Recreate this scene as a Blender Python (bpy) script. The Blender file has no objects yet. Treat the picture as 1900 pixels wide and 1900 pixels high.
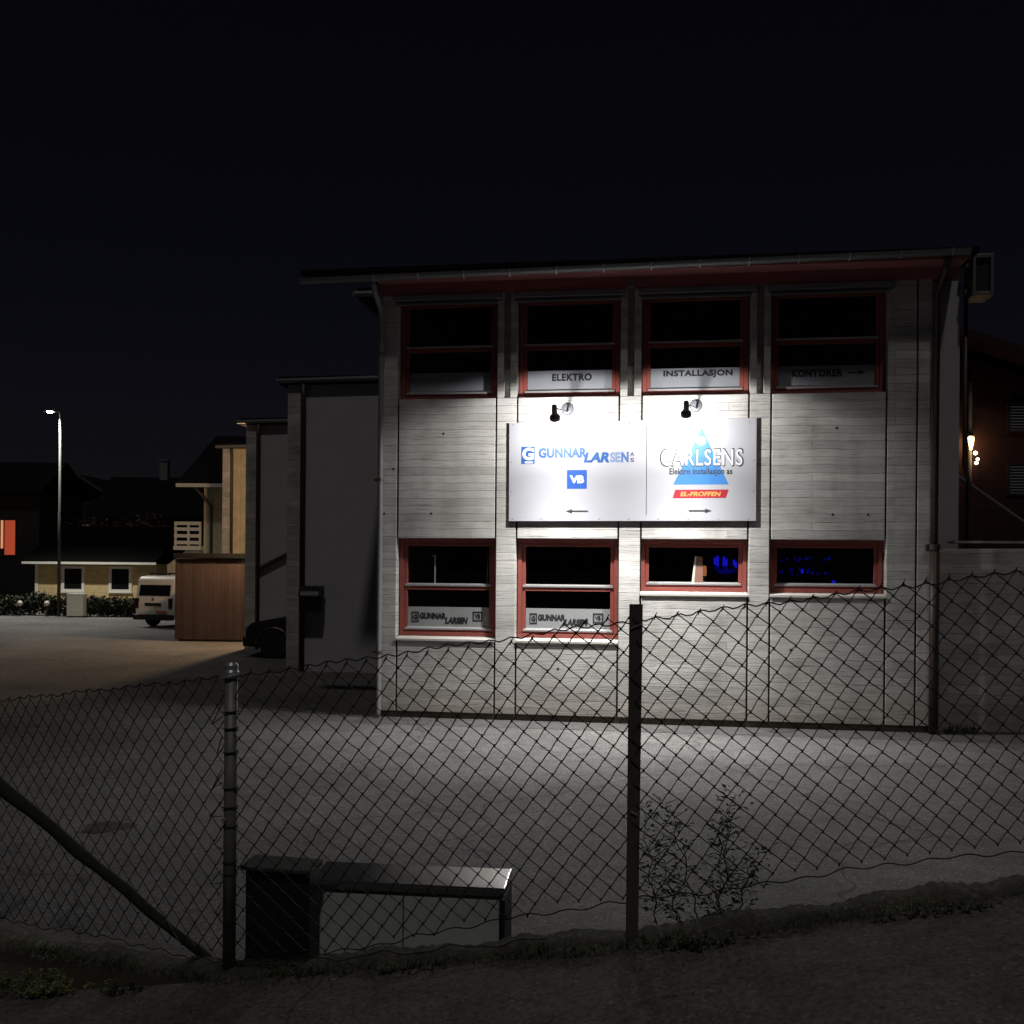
import bpy, math, random
from mathutils import Vector, Matrix
random.seed(7)
S = bpy.context.scene
C = S.collection
R = math.radians

# ------------------------------------------------------------------ camera, sky, sun, exposure
cam_d = bpy.data.cameras.new("camera"); cam = bpy.data.objects.new("camera", cam_d); C.objects.link(cam)
cam_d.sensor_width = 36; cam_d.lens = 36; cam_d.shift_y = 0.0526
cam_d.clip_start = 0.05; cam_d.clip_end = 2000
ROLL = 0.0082
ca, sa = math.cos(ROLL), math.sin(ROLL)
cam.matrix_world = Matrix(((ca, -sa, 0, 0), (0, 0, -1, 0), (sa, ca, 0, 2.1), (0, 0, 0, 1)))
S.camera = cam

SUN_EL, SUN_AZ = R(59), R(174)          # faint light from behind the viewer, high on the right
w = bpy.data.worlds.new("World"); S.world = w; w.use_nodes = True
nt = w.node_tree; bg = nt.nodes["Background"]
sky = nt.nodes.new("ShaderNodeTexSky"); sky.sky_type = 'NISHITA'; sky.sun_disc = False
sky.sun_elevation = SUN_EL; sky.sun_rotation = SUN_AZ
hs = nt.nodes.new('ShaderNodeHueSaturation'); hs.inputs['Saturation'].default_value = 0.85
nt.links.new(sky.outputs[0], hs.inputs['Color']); tn = nt.nodes.new('ShaderNodeMixRGB'); tn.blend_type = 'MULTIPLY'; tn.inputs[0].default_value = 1; tn.inputs[2].default_value = (1.15, .90, 1.12, 1)
nt.links.new(hs.outputs[0], tn.inputs[1]); nt.links.new(tn.outputs[0], bg.inputs[0]); bg.inputs[1].default_value = 0.0009
sd = bpy.data.lights.new("sun", 'SUN'); sun = bpy.data.objects.new("sun", sd); C.objects.link(sun)
sd.energy = 0.24; sd.angle = R(2.5); sd.color = (1.0, 0.96, 0.9)
d = Vector((math.sin(SUN_AZ) * math.cos(SUN_EL), math.cos(SUN_AZ) * math.cos(SUN_EL), math.sin(SUN_EL)))
sun.rotation_euler = d.to_track_quat('Z', 'Y').to_euler()
S.view_settings.view_transform = 'Standard'; S.view_settings.look = 'None'
S.view_settings.exposure = 0; S.view_settings.gamma = 1
S.cycles.max_bounces = 8; S.cycles.transparent_max_bounces = 12; S.cycles.sample_clamp_indirect = 4
SPOT_W = 104.0        # wide spill of a sign lamp
ADDED_BEAM_W = 420.0        # extra spot added in it for a stronger downward beam
YARD_FILL_W = 310.0       # extra fill spot added in it to brighten the yard
STREET_LAMP_W = 2600.0
WARM_W = 620.0

# ------------------------------------------------------------------ materials
def newmat(name):
    m = bpy.data.materials.new(name); m.use_nodes = True
    return m, m.node_tree, m.node_tree.nodes["Principled BSDF"]
def simple(name, col, rough=0.6, metal=0.0, var=0.15, scale=12.0, bump=0.0, spec=0.5):
    m, t, p = newmat(name); N = t.nodes; L = t.links
    p.inputs["Roughness"].default_value = rough; p.inputs["Metallic"].default_value = metal
    p.inputs["Specular IOR Level"].default_value = spec
    tc = N.new("ShaderNodeTexCoord"); no = N.new("ShaderNodeTexNoise")
    no.inputs["Scale"].default_value = scale; no.inputs["Detail"].default_value = 6
    L.new(tc.outputs["Object"], no.inputs["Vector"])
    mx = N.new("ShaderNodeMixRGB"); mx.inputs[1].default_value = (*[c * (1 - var) for c in col], 1)
    mx.inputs[2].default_value = (*[min(1, c * (1 + var)) for c in col], 1)
    L.new(no.outputs[0], mx.inputs[0]); L.new(mx.outputs[0], p.inputs["Base Color"])
    if bump:
        b = N.new("ShaderNodeBump"); b.inputs["Strength"].default_value = bump; b.inputs["Distance"].default_value = 0.01
        L.new(no.outputs[0], b.inputs["Height"]); L.new(b.outputs[0], p.inputs["Normal"])
    return m
def emit(name, col, st):
    m = bpy.data.materials.new(name); m.use_nodes = True; t = m.node_tree
    t.nodes.remove(t.nodes["Principled BSDF"]); e = t.nodes.new("ShaderNodeEmission")
    e.inputs[0].default_value = (*col, 1); e.inputs[1].default_value = st
    t.links.new(e.outputs[0], t.nodes["Material Output"].inputs[0]); return m
def ramp(N, stops):
    r = N.new("ShaderNodeValToRGB"); e = r.color_ramp.elements
    while len(e) < len(stops): e.new(0.5)
    for k, (p, c) in enumerate(stops):
        e[k].position = p; e[k].color = (*c, 1) if len(c) == 3 else c
    return r
def math_node(t, op, a, b=None, clamp=False):
    n = t.nodes.new("ShaderNodeMath"); n.operation = op; n.use_clamp = clamp
    for i, v in enumerate((a, b)):
        if v is None: continue
        if isinstance(v, (int, float)): n.inputs[i].default_value = v
        else: t.links.new(v, n.inputs[i])
    return n.outputs[0]

def board_concrete(name, base=0.40, seed=0.0, stain=True, boards=0.105):
    m, t, p = newmat(name); N = t.nodes; L = t.links
    tc = N.new("ShaderNodeTexCoord"); sx = N.new("ShaderNodeSeparateXYZ"); L.new(tc.outputs["Object"], sx.inputs[0])
    hx = math_node(t, 'ADD', sx.outputs[0], sx.outputs[1]); hx = math_node(t, 'ADD', hx, seed)
    # slightly wavy board edges
    n0 = N.new("ShaderNodeTexNoise"); n0.inputs["Scale"].default_value = 1.3; n0.inputs["Detail"].default_value = 3
    L.new(tc.outputs["Object"], n0.inputs["Vector"])
    z = math_node(t, 'ADD', sx.outputs[2], math_node(t, 'MULTIPLY', n0.outputs[0], 0.06))
    cv = N.new("ShaderNodeCombineXYZ"); L.new(hx, cv.inputs[0]); L.new(z, cv.inputs[1])
    br = N.new("ShaderNodeTexBrick"); br.offset = 0.37; br.offset_frequency = 2
    br.inputs["Scale"].default_value = 1.0; br.inputs["Brick Width"].default_value = 2.9
    br.inputs["Row Height"].default_value = boards; br.inputs["Mortar Size"].default_value = 0.0035
    br.inputs["Mortar Smooth"].default_value = 0.6; br.inputs["Bias"].default_value = 0.0
    br.inputs["Color1"].default_value = (0.82, 0.82, 0.82, 1); br.inputs["Color2"].default_value = (1.07, 1.07, 1.07, 1)
    br.inputs["Mortar"].default_value = (0.96, 0.96, 0.96, 1)
    L.new(cv.outputs[0], br.inputs["Vector"])
    # wood grain left in the concrete: noise drawn out along the boards
    mp = N.new("ShaderNodeCombineXYZ"); L.new(math_node(t, 'MULTIPLY', hx, 1.6), mp.inputs[0]); L.new(math_node(t, 'MULTIPLY', z, 38.0), mp.inputs[1])
    g = N.new("ShaderNodeTexNoise"); g.inputs["Scale"].default_value = 1.6; g.inputs["Detail"].default_value = 7; g.inputs["Roughness"].default_value = 0.65
    L.new(mp.outputs[0], g.inputs["Vector"])
    gr = ramp(N, [(0.32, (0.36, 0.36, 0.36)), (0.45, (0.90, 0.90, 0.90)), (0.6, (1, 1, 1)), (0.8, (1.14, 1.14, 1.14))]); L.new(g.outputs[0], gr.inputs[0])
    # blotches
    b2 = N.new("ShaderNodeTexNoise"); b2.inputs["Scale"].default_value = 1.7; b2.inputs["Detail"].default_value = 8; b2.inputs["Roughness"].default_value = 0.6
    L.new(tc.outputs["Object"], b2.inputs["Vector"])
    b2r = ramp(N, [(0.3, (0.66, 0.655, 0.64)), (0.5, (0.93, 0.925, 0.91)), (0.68, (1.08, 1.08, 1.09))]); L.new(b2.outputs[0], b2r.inputs[0])
    # air pits: small, dark, sparse
    vo = N.new("ShaderNodeTexVoronoi"); vo.inputs["Scale"].default_value = 13; L.new(tc.outputs["Object"], vo.inputs["Vector"])
    pr = ramp(N, [(0.035, (0.35, 0.35, 0.35)), (0.075, (1, 1, 1))]); L.new(vo.outputs["Distance"], pr.inputs[0])
    def mul(a, b, f=1.0):
        x = N.new("ShaderNodeMixRGB"); x.blend_type = 'MULTIPLY'; x.inputs[0].default_value = f
        L.new(a, x.inputs[1]); L.new(b, x.inputs[2]); return x.outputs[0]
    # broken dark lines where boards met, and faint vertical runs
    ms = N.new("ShaderNodeCombineXYZ"); L.new(math_node(t, 'MULTIPLY', hx, 1.1), ms.inputs[0]); L.new(math_node(t, 'MULTIPLY', z, 7.0), ms.inputs[1])
    nm = N.new("ShaderNodeTexNoise"); nm.inputs["Scale"].default_value = 1.0; nm.inputs["Detail"].default_value = 5; nm.inputs["Roughness"].default_value = 0.7; L.new(ms.outputs[0], nm.inputs["Vector"])
    nmr = ramp(N, [(0.48, (0, 0, 0)), (0.66, (1, 1, 1))]); L.new(nm.outputs[0], nmr.inputs[0])
    lf_ = math_node(t, 'SUBTRACT', 1.0, math_node(t, 'MULTIPLY', math_node(t, 'MULTIPLY', br.outputs["Fac"], nmr.outputs[0]), 0.6))
    mv = N.new("ShaderNodeCombineXYZ"); L.new(math_node(t, 'MULTIPLY', hx, 4.3), mv.inputs[0]); L.new(math_node(t, 'MULTIPLY', sx.outputs[2], 0.45), mv.inputs[1])
    nv = N.new("ShaderNodeTexNoise"); nv.inputs["Scale"].default_value = 1.0; nv.inputs["Detail"].default_value = 5; L.new(mv.outputs[0], nv.inputs["Vector"])
    nvr = ramp(N, [(0.35, (0.95, 0.945, 0.935)), (0.6, (1.02, 1.02, 1.02))]); L.new(nv.outputs[0], nvr.inputs[0])
    lc = N.new("ShaderNodeCombineColor"); [L.new(lf_, lc.inputs[k]) for k in range(3)]
    c = mul(mul(mul(mul(mul(br.outputs["Color"], lc.outputs[0]), nvr.outputs[0]), gr.outputs[0], 0.85), b2r.outputs[0]), pr.outputs[0], 0.8)
    bc = N.new("ShaderNodeMixRGB"); bc.blend_type = 'MULTIPLY'; bc.inputs[0].default_value = 1
    bc.inputs[1].default_value = (base, base * 0.98, base * 0.955, 1); L.new(c, bc.inputs[2]); c = bc.outputs[0]
    if stain:   # splash-back dirt along the foot of the wall
        s1 = math_node(t, 'SUBTRACT', 0.62, sx.outputs[2]); s1 = math_node(t, 'ADD', s1, math_node(t, 'MULTIPLY', math_node(t, 'SUBTRACT', b2.outputs[0], 0.5), 0.9))
        s1 = math_node(t, 'MULTIPLY', s1, 0.9, True)
        sm = N.new("ShaderNodeMixRGB"); sm.blend_type = 'MULTIPLY'; L.new(s1, sm.inputs[0]); L.new(c, sm.inputs[1]); sm.inputs[2].default_value = (0.62, 0.52, 0.40, 1); c = sm.outputs[0]
    L.new(c, p.inputs["Base Color"]); p.inputs["Roughness"].default_value = 0.88; p.inputs["Specular IOR Level"].default_value = 0.25
    h = math_node(t, 'ADD', math_node(t, 'MULTIPLY', g.outputs[0], 0.45), math_node(t, 'MULTIPLY', br.outputs["Fac"], -0.8))
    sb = N.new("ShaderNodeSeparateColor"); L.new(br.outputs["Color"], sb.inputs[0])
    h = math_node(t, 'ADD', h, math_node(t, 'MULTIPLY', sb.outputs[0], 0.9))
    bp = N.new("ShaderNodeBump"); bp.inputs["Strength"].default_value = 1.0; bp.inputs["Distance"].default_value = 0.010
    L.new(h, bp.inputs["Height"]); L.new(bp.outputs[0], p.inputs["Normal"])
    return m

def asphalt(name, base, warm=(1, 0.985, 0.96), fleck=0.5, patch=0.25, rough=0.85, bump=0.6):
    m, t, p = newmat(name); N = t.nodes; L = t.links
    tc = N.new("ShaderNodeTexCoord"); co = tc.outputs["Object"]
    def noise(sc, det=4, ro=0.5):
        n = N.new("ShaderNodeTexNoise"); n.inputs["Scale"].default_value = sc; n.inputs["Detail"].default_value = det; n.inputs["Roughness"].default_value = ro
        L.new(co, n.inputs["Vector"]); return n.outputs[0]
    big = ramp(N, [(0.3, (1 - patch,) * 3), (0.7, (1 + patch,) * 3)]); L.new(noise(0.45, 7, 0.6), big.inputs[0])
    mid = ramp(N, [(0.35, (0.8,) * 3), (0.65, (1.15,) * 3)]); L.new(noise(4.5, 6, 0.7), mid.inputs[0])
    vo = N.new("ShaderNodeTexVoronoi"); vo.inputs["Scale"].default_value = 75; L.new(co, vo.inputs["Vector"])
    sep = N.new("ShaderNodeSeparateColor"); L.new(vo.outputs["Color"], sep.inputs[0])
    st = ramp(N, [(0.0, (0.62,) * 3), (0.55, (1.0,) * 3), (0.93, (1.15,) * 3), (1.0, (1.15 + 1.6 * fleck,) * 3)]); L.new(sep.outputs[0], st.inputs[0])
    def mul(a, b):
        x = N.new("ShaderNodeMixRGB"); x.blend_type = 'MULTIPLY'; x.inputs[0].default_value = 1; L.new(a, x.inputs[1]); L.new(b, x.inputs[2]); return x.outputs[0]
    c = mul(mul(big.outputs[0], mid.outputs[0]), st.outputs[0])
    # cracks
    n3 = N.new("ShaderNodeTexNoise"); n3.inputs["Scale"].default_value = 1.2; L.new(co, n3.inputs["Vector"])
    ad = N.new("ShaderNodeMixRGB"); ad.blend_type = 'ADD'; ad.inputs[0].default_value = 0.7; L.new(co, ad.inputs[1]); L.new(n3.outputs["Color"], ad.inputs[2])
    v2 = N.new("ShaderNodeTexVoronoi"); v2.feature = 'DISTANCE_TO_EDGE'; v2.inputs["Scale"].default_value = 0.33; L.new(ad.outputs[0], v2.inputs["Vector"])
    cr = ramp(N, [(0.0, (0.5,) * 3), (0.006, (1,) * 3)]); L.new(v2.outputs["Distance"], cr.inputs[0]); c = mul(c, cr.outputs[0])
    b = N.new("ShaderNodeMixRGB"); b.blend_type = 'MULTIPLY'; b.inputs[0].default_value = 1
    b.inputs[1].default_value = (*[base * k for k in warm], 1); L.new(c, b.inputs[2]); L.new(b.outputs[0], p.inputs["Base Color"])
    p.inputs["Roughness"].default_value = rough; p.inputs["Specular IOR Level"].default_value = 0.3
    bp = N.new("ShaderNodeBump"); bp.inputs["Strength"].default_value = bump; bp.inputs["Distance"].default_value = 0.006
    L.new(sep.outputs[0], bp.inputs["Height"]); L.new(bp.outputs[0], p.inputs["Normal"])
    return m

def timber(name, col, pitch=0.14, vertical=True, var=0.25):
    m, t, p = newmat(name); N = t.nodes; L = t.links
    tc = N.new("ShaderNodeTexCoord"); sx = N.new("ShaderNodeSeparateXYZ"); L.new(tc.outputs["Object"], sx.inputs[0])
    a = math_node(t, 'ADD', sx.outputs[0], sx.outputs[1]) if vertical else sx.outputs[2]
    q = math_node(t, 'DIVIDE', a, pitch); fr = math_node(t, 'FRACT', q); fl = math_node(t, 'FLOOR', q)
    wn = N.new("ShaderNodeTexWhiteNoise"); wn.noise_dimensions = '1D'; L.new(fl, wn.inputs["W"])
    gap = ramp(N, [(0.0, (0.25,) * 3), (0.06, (1,) * 3)]); L.new(fr, gap.inputs[0])
    v = math_node(t, 'ADD', 1 - var, math_node(t, 'MULTIPLY', wn.outputs["Value"], 2 * var))
    no = N.new("ShaderNodeTexNoise"); no.inputs["Scale"].default_value = 5; no.inputs["Detail"].default_value = 6; L.new(tc.outputs["Object"], no.inputs["Vector"])
    v = math_node(t, 'MULTIPLY', v, math_node(t, 'ADD', 0.65, math_node(t, 'MULTIPLY', no.outputs[0], 0.7)))
    mx = N.new("ShaderNodeMixRGB"); mx.blend_type = 'MULTIPLY'; mx.inputs[0].default_value = 1; mx.inputs[1].default_value = (*col, 1)
    L.new(gap.outputs[0], mx.inputs[2])
    m2 = N.new("ShaderNodeVectorMath"); m2.operation = 'SCALE'; L.new(mx.outputs[0], m2.inputs[0]); L.new(v, m2.inputs["Scale"])
    L.new(m2.outputs[0], p.inputs["Base Color"]); p.inputs["Roughness"].default_value = 0.75
    bp = N.new("ShaderNodeBump"); bp.inputs["Strength"].default_value = 0.6; bp.inputs["Distance"].default_value = 0.01
    L.new(gap.outputs[0], bp.inputs["Height"]); L.new(bp.outputs[0], p.inputs["Normal"])
    return m

def glass_mat(name, tint=0.75, refl=1.0, rough=0.015):
    m = bpy.data.materials.new(name); m.use_nodes = True; t = m.node_tree; N = t.nodes; L = t.links
    N.remove(N["Principled BSDF"])
    fr = N.new("ShaderNodeFresnel"); fr.inputs[0].default_value = 1.5
    ge = N.new('ShaderNodeNewGeometry'); fac = math_node(t, 'MULTIPLY', fr.outputs[0], math_node(t, 'SUBTRACT', 1.0, ge.outputs['Backfacing']))
    tr = N.new("ShaderNodeBsdfTransparent"); tr.inputs[0].default_value = (tint, tint, tint * 1.03, 1)
    gl = N.new("ShaderNodeBsdfGlossy"); gl.inputs["Roughness"].default_value = rough; gl.inputs[0].default_value = (refl, refl, refl, 1)
    mx = N.new("ShaderNodeMixShader"); L.new(fac, mx.inputs[0]); L.new(tr.outputs[0], mx.inputs[1]); L.new(gl.outputs[0], mx.inputs[2])
    L.new(mx.outputs[0], N["Material Output"].inputs[0]); return m

def leaf_mat(name, c1, c2):
    m, t, p = newmat(name); N = t.nodes; L = t.links
    tc = N.new("ShaderNodeTexCoord"); no = N.new("ShaderNodeTexNoise"); no.inputs["Scale"].default_value = 6; L.new(tc.outputs["Object"], no.inputs["Vector"])
    r = ramp(N, [(0.3, c1), (0.7, c2)]); L.new(no.outputs[0], r.inputs[0]); L.new(r.outputs[0], p.inputs["Base Color"])
    p.inputs["Roughness"].default_value = 0.6; return m

M = {}
M['concrete'] = board_concrete('board_marked_concrete', 0.60)
M['concrete_pillar'] = board_concrete('board_marked_concrete_pillar', 0.60, 3.7)
M['concrete_plain'] = board_concrete('old_concrete', 0.55, 9.1, True, 0.13)
M['render_grey'] = simple('grey_render', (0.45, 0.44, 0.45), 0.9, 0, 0.12, 3, 0.2)
M['sill'] = simple('cast_sill', (0.50, 0.48, 0.44), 0.8, 0, 0.1, 30, 0.15)
M['joint'] = simple('joint_shadow_gap', (0.03, 0.028, 0.025), 0.9)
M['plinth'] = simple('dark_brown_plinth', (0.09, 0.07, 0.05), 0.9, 0, 0.35, 9, 0.3)
M['red_wood'] = simple('red_stained_wood', (0.25, 0.062, 0.05), 0.5, 0, 0.18, 25, 0.08)
M['red_fascia'] = simple('red_painted_boards', (0.33, 0.12, 0.12), 0.6, 0, 0.2, 10, 0.1)
M['alu'] = simple('aluminium_bead', (0.62, 0.62, 0.63), 0.35, 0.6, 0.06, 20)
M['glass'] = glass_mat('window_glass')
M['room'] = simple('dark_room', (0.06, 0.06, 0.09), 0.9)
M['film'] = simple('frosted_film', (0.27, 0.275, 0.28), 0.7, 0, 0.08, 6)
M['film_up'] = simple('pale_frosted_film', (0.24, 0.25, 0.28), 0.7, 0, 0.06, 6)
M['ink'] = simple('black_lettering', (0.012, 0.012, 0.015), 0.6)
M['gutter'] = simple('zinc_gutter', (0.20, 0.20, 0.21), 0.45, 0.5, 0.15, 8)
M['roof'] = simple('black_roofing', (0.012, 0.012, 0.013), 0.95, 0, 0.2, 5, 0.3, 0.1)
M['brown_pipe'] = simple('brown_painted_pipe', (0.055, 0.035, 0.025), 0.5, 0, 0.25, 9)
M['grey_pipe'] = simple('grey_plastic_pipe', (0.22, 0.22, 0.22), 0.5, 0, 0.1, 9)
M['sign_white'] = simple('white_sign_sheet', (0.36, 0.36, 0.395), 0.5, 0, 0.03, 2)
M['sign_edge'] = simple('dark_sign_rail', (0.035, 0.032, 0.03), 0.6)
M['logo_blue'] = simple('sign_blue', (0.012, 0.075, 0.25), 0.5, 0, 0.08, 30)
M['logo_faded'] = simple('sign_blue_faded', (0.15, 0.20, 0.32), 0.5, 0, 0.25, 40)
M['logo_pale'] = simple('sign_blue_worn', (0.05, 0.12, 0.30), 0.5, 0, 0.35, 40)
M['vb_blue'] = simple('sign_bright_blue', (0.01, 0.075, 0.36), 0.5)
M['sky_blue'] = simple('sign_sky_blue', (0.04, 0.18, 0.46), 0.5)
M['sign_red'] = simple('sign_red', (0.33, 0.012, 0.03), 0.5, 0, 0.1, 8)
M['sign_yellow'] = simple('sign_yellow', (0.55, 0.33, 0.08), 0.5)
M['sign_grey'] = simple('sign_grey', (0.03, 0.03, 0.033), 0.5)
M['white_letter'] = simple('white_letter', (0.62, 0.62, 0.64), 0.5)
M['screw'] = simple('screw_head', (0.25, 0.25, 0.26), 0.4, 0.7)
M['lamp_dark'] = simple('lamp_brown_enamel', (0.12, 0.09, 0.085), 0.45, 0.2)
M['lamp_plate'] = simple('lamp_grey_plate', (0.16, 0.16, 0.18), 0.4, 0.3)
M['bulb'] = emit('lamp_bulb', (1.0, 0.97, 0.93), 60)
M['lot'] = asphalt('lot_asphalt', 0.145, (1, 0.975, 0.955), 0.45, 0.30)
M['street'] = asphalt('street_asphalt', 0.145, (1, 0.93, 0.82), 0.25, 0.35)
M['paving'] = asphalt('paving_strip', 0.10, (1, 0.98, 0.95), 0.2, 0.15, 0.9, 0.3)
M['kerb'] = asphalt('mossy_kerb', 0.10, (1, 0.98, 0.74), 0.5, 0.55, 0.95, 1.0)
M['earth'] = simple('verge_earth', (0.05, 0.042, 0.026), 0.95, 0, 0.5, 9, 0.9)
M['fence_wire'] = simple('coated_wire', (0.04, 0.038, 0.032), 0.65, 0.0, 0.3, 40)
M['post'] = simple('weathered_steel_post', (0.13, 0.125, 0.11), 0.6, 0.3, 0.35, 18, 0.2)
M['brace'] = simple('old_timber_brace', (0.03, 0.03, 0.022), 0.9, 0, 0.9, 30, 0.5)
M['cab_grey'] = simple('grey_steel_cabinet', (0.78, 0.81, 0.76), 0.6, 0, 0.16, 9)
M['cab_lid'] = simple('galvanised_lid', (0.55, 0.54, 0.53), 0.17, 0.9, 0.15, 5)
M['cab_dark'] = simple('dark_green_cabinet', (0.016, 0.026, 0.026), 0.5, 0, 0.2, 6)
M['cab_lid_dark'] = simple('dull_grey_lid', (0.10, 0.10, 0.095), 0.6, 0.2, 0.2, 6)
M['leaf'] = leaf_mat('weed_leaf', (0.04, 0.05, 0.02), (0.09, 0.10, 0.04))
M['grass'] = leaf_mat('verge_leaf', (0.09, 0.11, 0.03), (0.20, 0.22, 0.07))
M['stem'] = simple('dry_stem', (0.035, 0.03, 0.02), 0.8)
M['hedge'] = leaf_mat('hedge_leaf', (0.012, 0.016, 0.008), (0.03, 0.035, 0.016))
M['bush'] = leaf_mat('russet_leaf', (0.05, 0.03, 0.02), (0.13, 0.07, 0.05))
M['litter'] = leaf_mat('fallen_leaf', (0.10, 0.08, 0.05), (0.32, 0.28, 0.2))
M['yellow'] = timber('yellow_weatherboard', (0.50, 0.39, 0.19), 0.16, False, 0.06)
M['cream'] = timber('cream_weatherboard', (0.52, 0.45, 0.32), 0.16, True, 0.05)
M['white_trim'] = simple('white_trim', (0.62, 0.60, 0.54), 0.6, 0, 0.06, 8)
M['brown_boards'] = timber('brown_shed_boards', (0.055, 0.034, 0.030), 0.11, True, 0.18)
M['van_white'] = simple('van_white_paint', (0.74, 0.72, 0.69), 0.3, 0, 0.03, 3)
M['black_glass'] = simple('dark_tinted_glass', (0.008, 0.008, 0.01), 0.08, 0, 0.1, 3)
M['black'] = simple('black_plastic', (0.015, 0.015, 0.015), 0.6)
M['rubber'] = simple('tyre_rubber', (0.012, 0.012, 0.012), 0.85)
M['rim'] = simple('steel_rim', (0.25, 0.25, 0.25), 0.4, 0.7)
M['tail_red'] = simple('tail_light_red', (0.03, 0.004, 0.004), 0.2)
M['sticker'] = simple('orange_red_sticker', (0.55, 0.13, 0.09), 0.5)
M['car_dark'] = simple('dark_car_paint', (0.02, 0.02, 0.022), 0.25, 0.2, 0.1, 3)
M['car_arch_glint'] = simple('red_reflection_arch', (0.08, 0.02, 0.015), 0.4)
M['galv'] = simple('galvanised_pole', (0.055, 0.057, 0.055), 0.8, 0.0, 0.12, 6, 0, 0.2)
M['led'] = emit('street_led', (0.95, 1.0, 0.95), 90)
M['warm'] = emit('warm_lantern_glass', (1.0, 0.62, 0.25), 14)
M['warm2'] = emit('warm_reflection_glow', (1.0, 0.75, 0.45), 10)
M['red_curtain'] = emit('lit_red_curtain', (1.0, 0.16, 0.07), 0.36)
M['pink_curtain'] = emit('lit_pale_curtain', (1.0, 0.36, 0.2), 0.75)
M['blue_reflection'] = emit('blue_reflection', (0.015, 0.012, 1.0), 0.85)
M['blue_dim'] = emit('blue_reflection_dim', (0.01, 0.008, 1.0), 0.2)
M['blind_lit'] = emit('dim_lit_pane', (0.8, 0.85, 0.9), 0.035)
M['house_dark'] = timber('dark_house_boards', (0.022, 0.018, 0.016), 0.16, False, 0.1)
M['house_red'] = timber('dark_red_boards', (0.03, 0.009, 0.009), 0.16, False, 0.1)
M['tile_red'] = simple('dark_red_tiles', (0.035, 0.014, 0.013), 0.85, 0, 0.3, 14, 0.4)
M['chimney'] = simple('pale_render_chimney', (0.22, 0.2, 0.2), 0.9)
M['cardboard'] = simple('brown_board', (0.24, 0.12, 0.09), 0.8)
M['mailbox'] = simple('dark_mailbox', (0.02, 0.02, 0.024), 0.4, 0.3)
M['mail_plate'] = simple('pale_name_plate', (0.35, 0.35, 0.36), 0.5)
M['unlit_glass'] = simple('unlit_globe', (0.55, 0.5, 0.45), 0.3)

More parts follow.
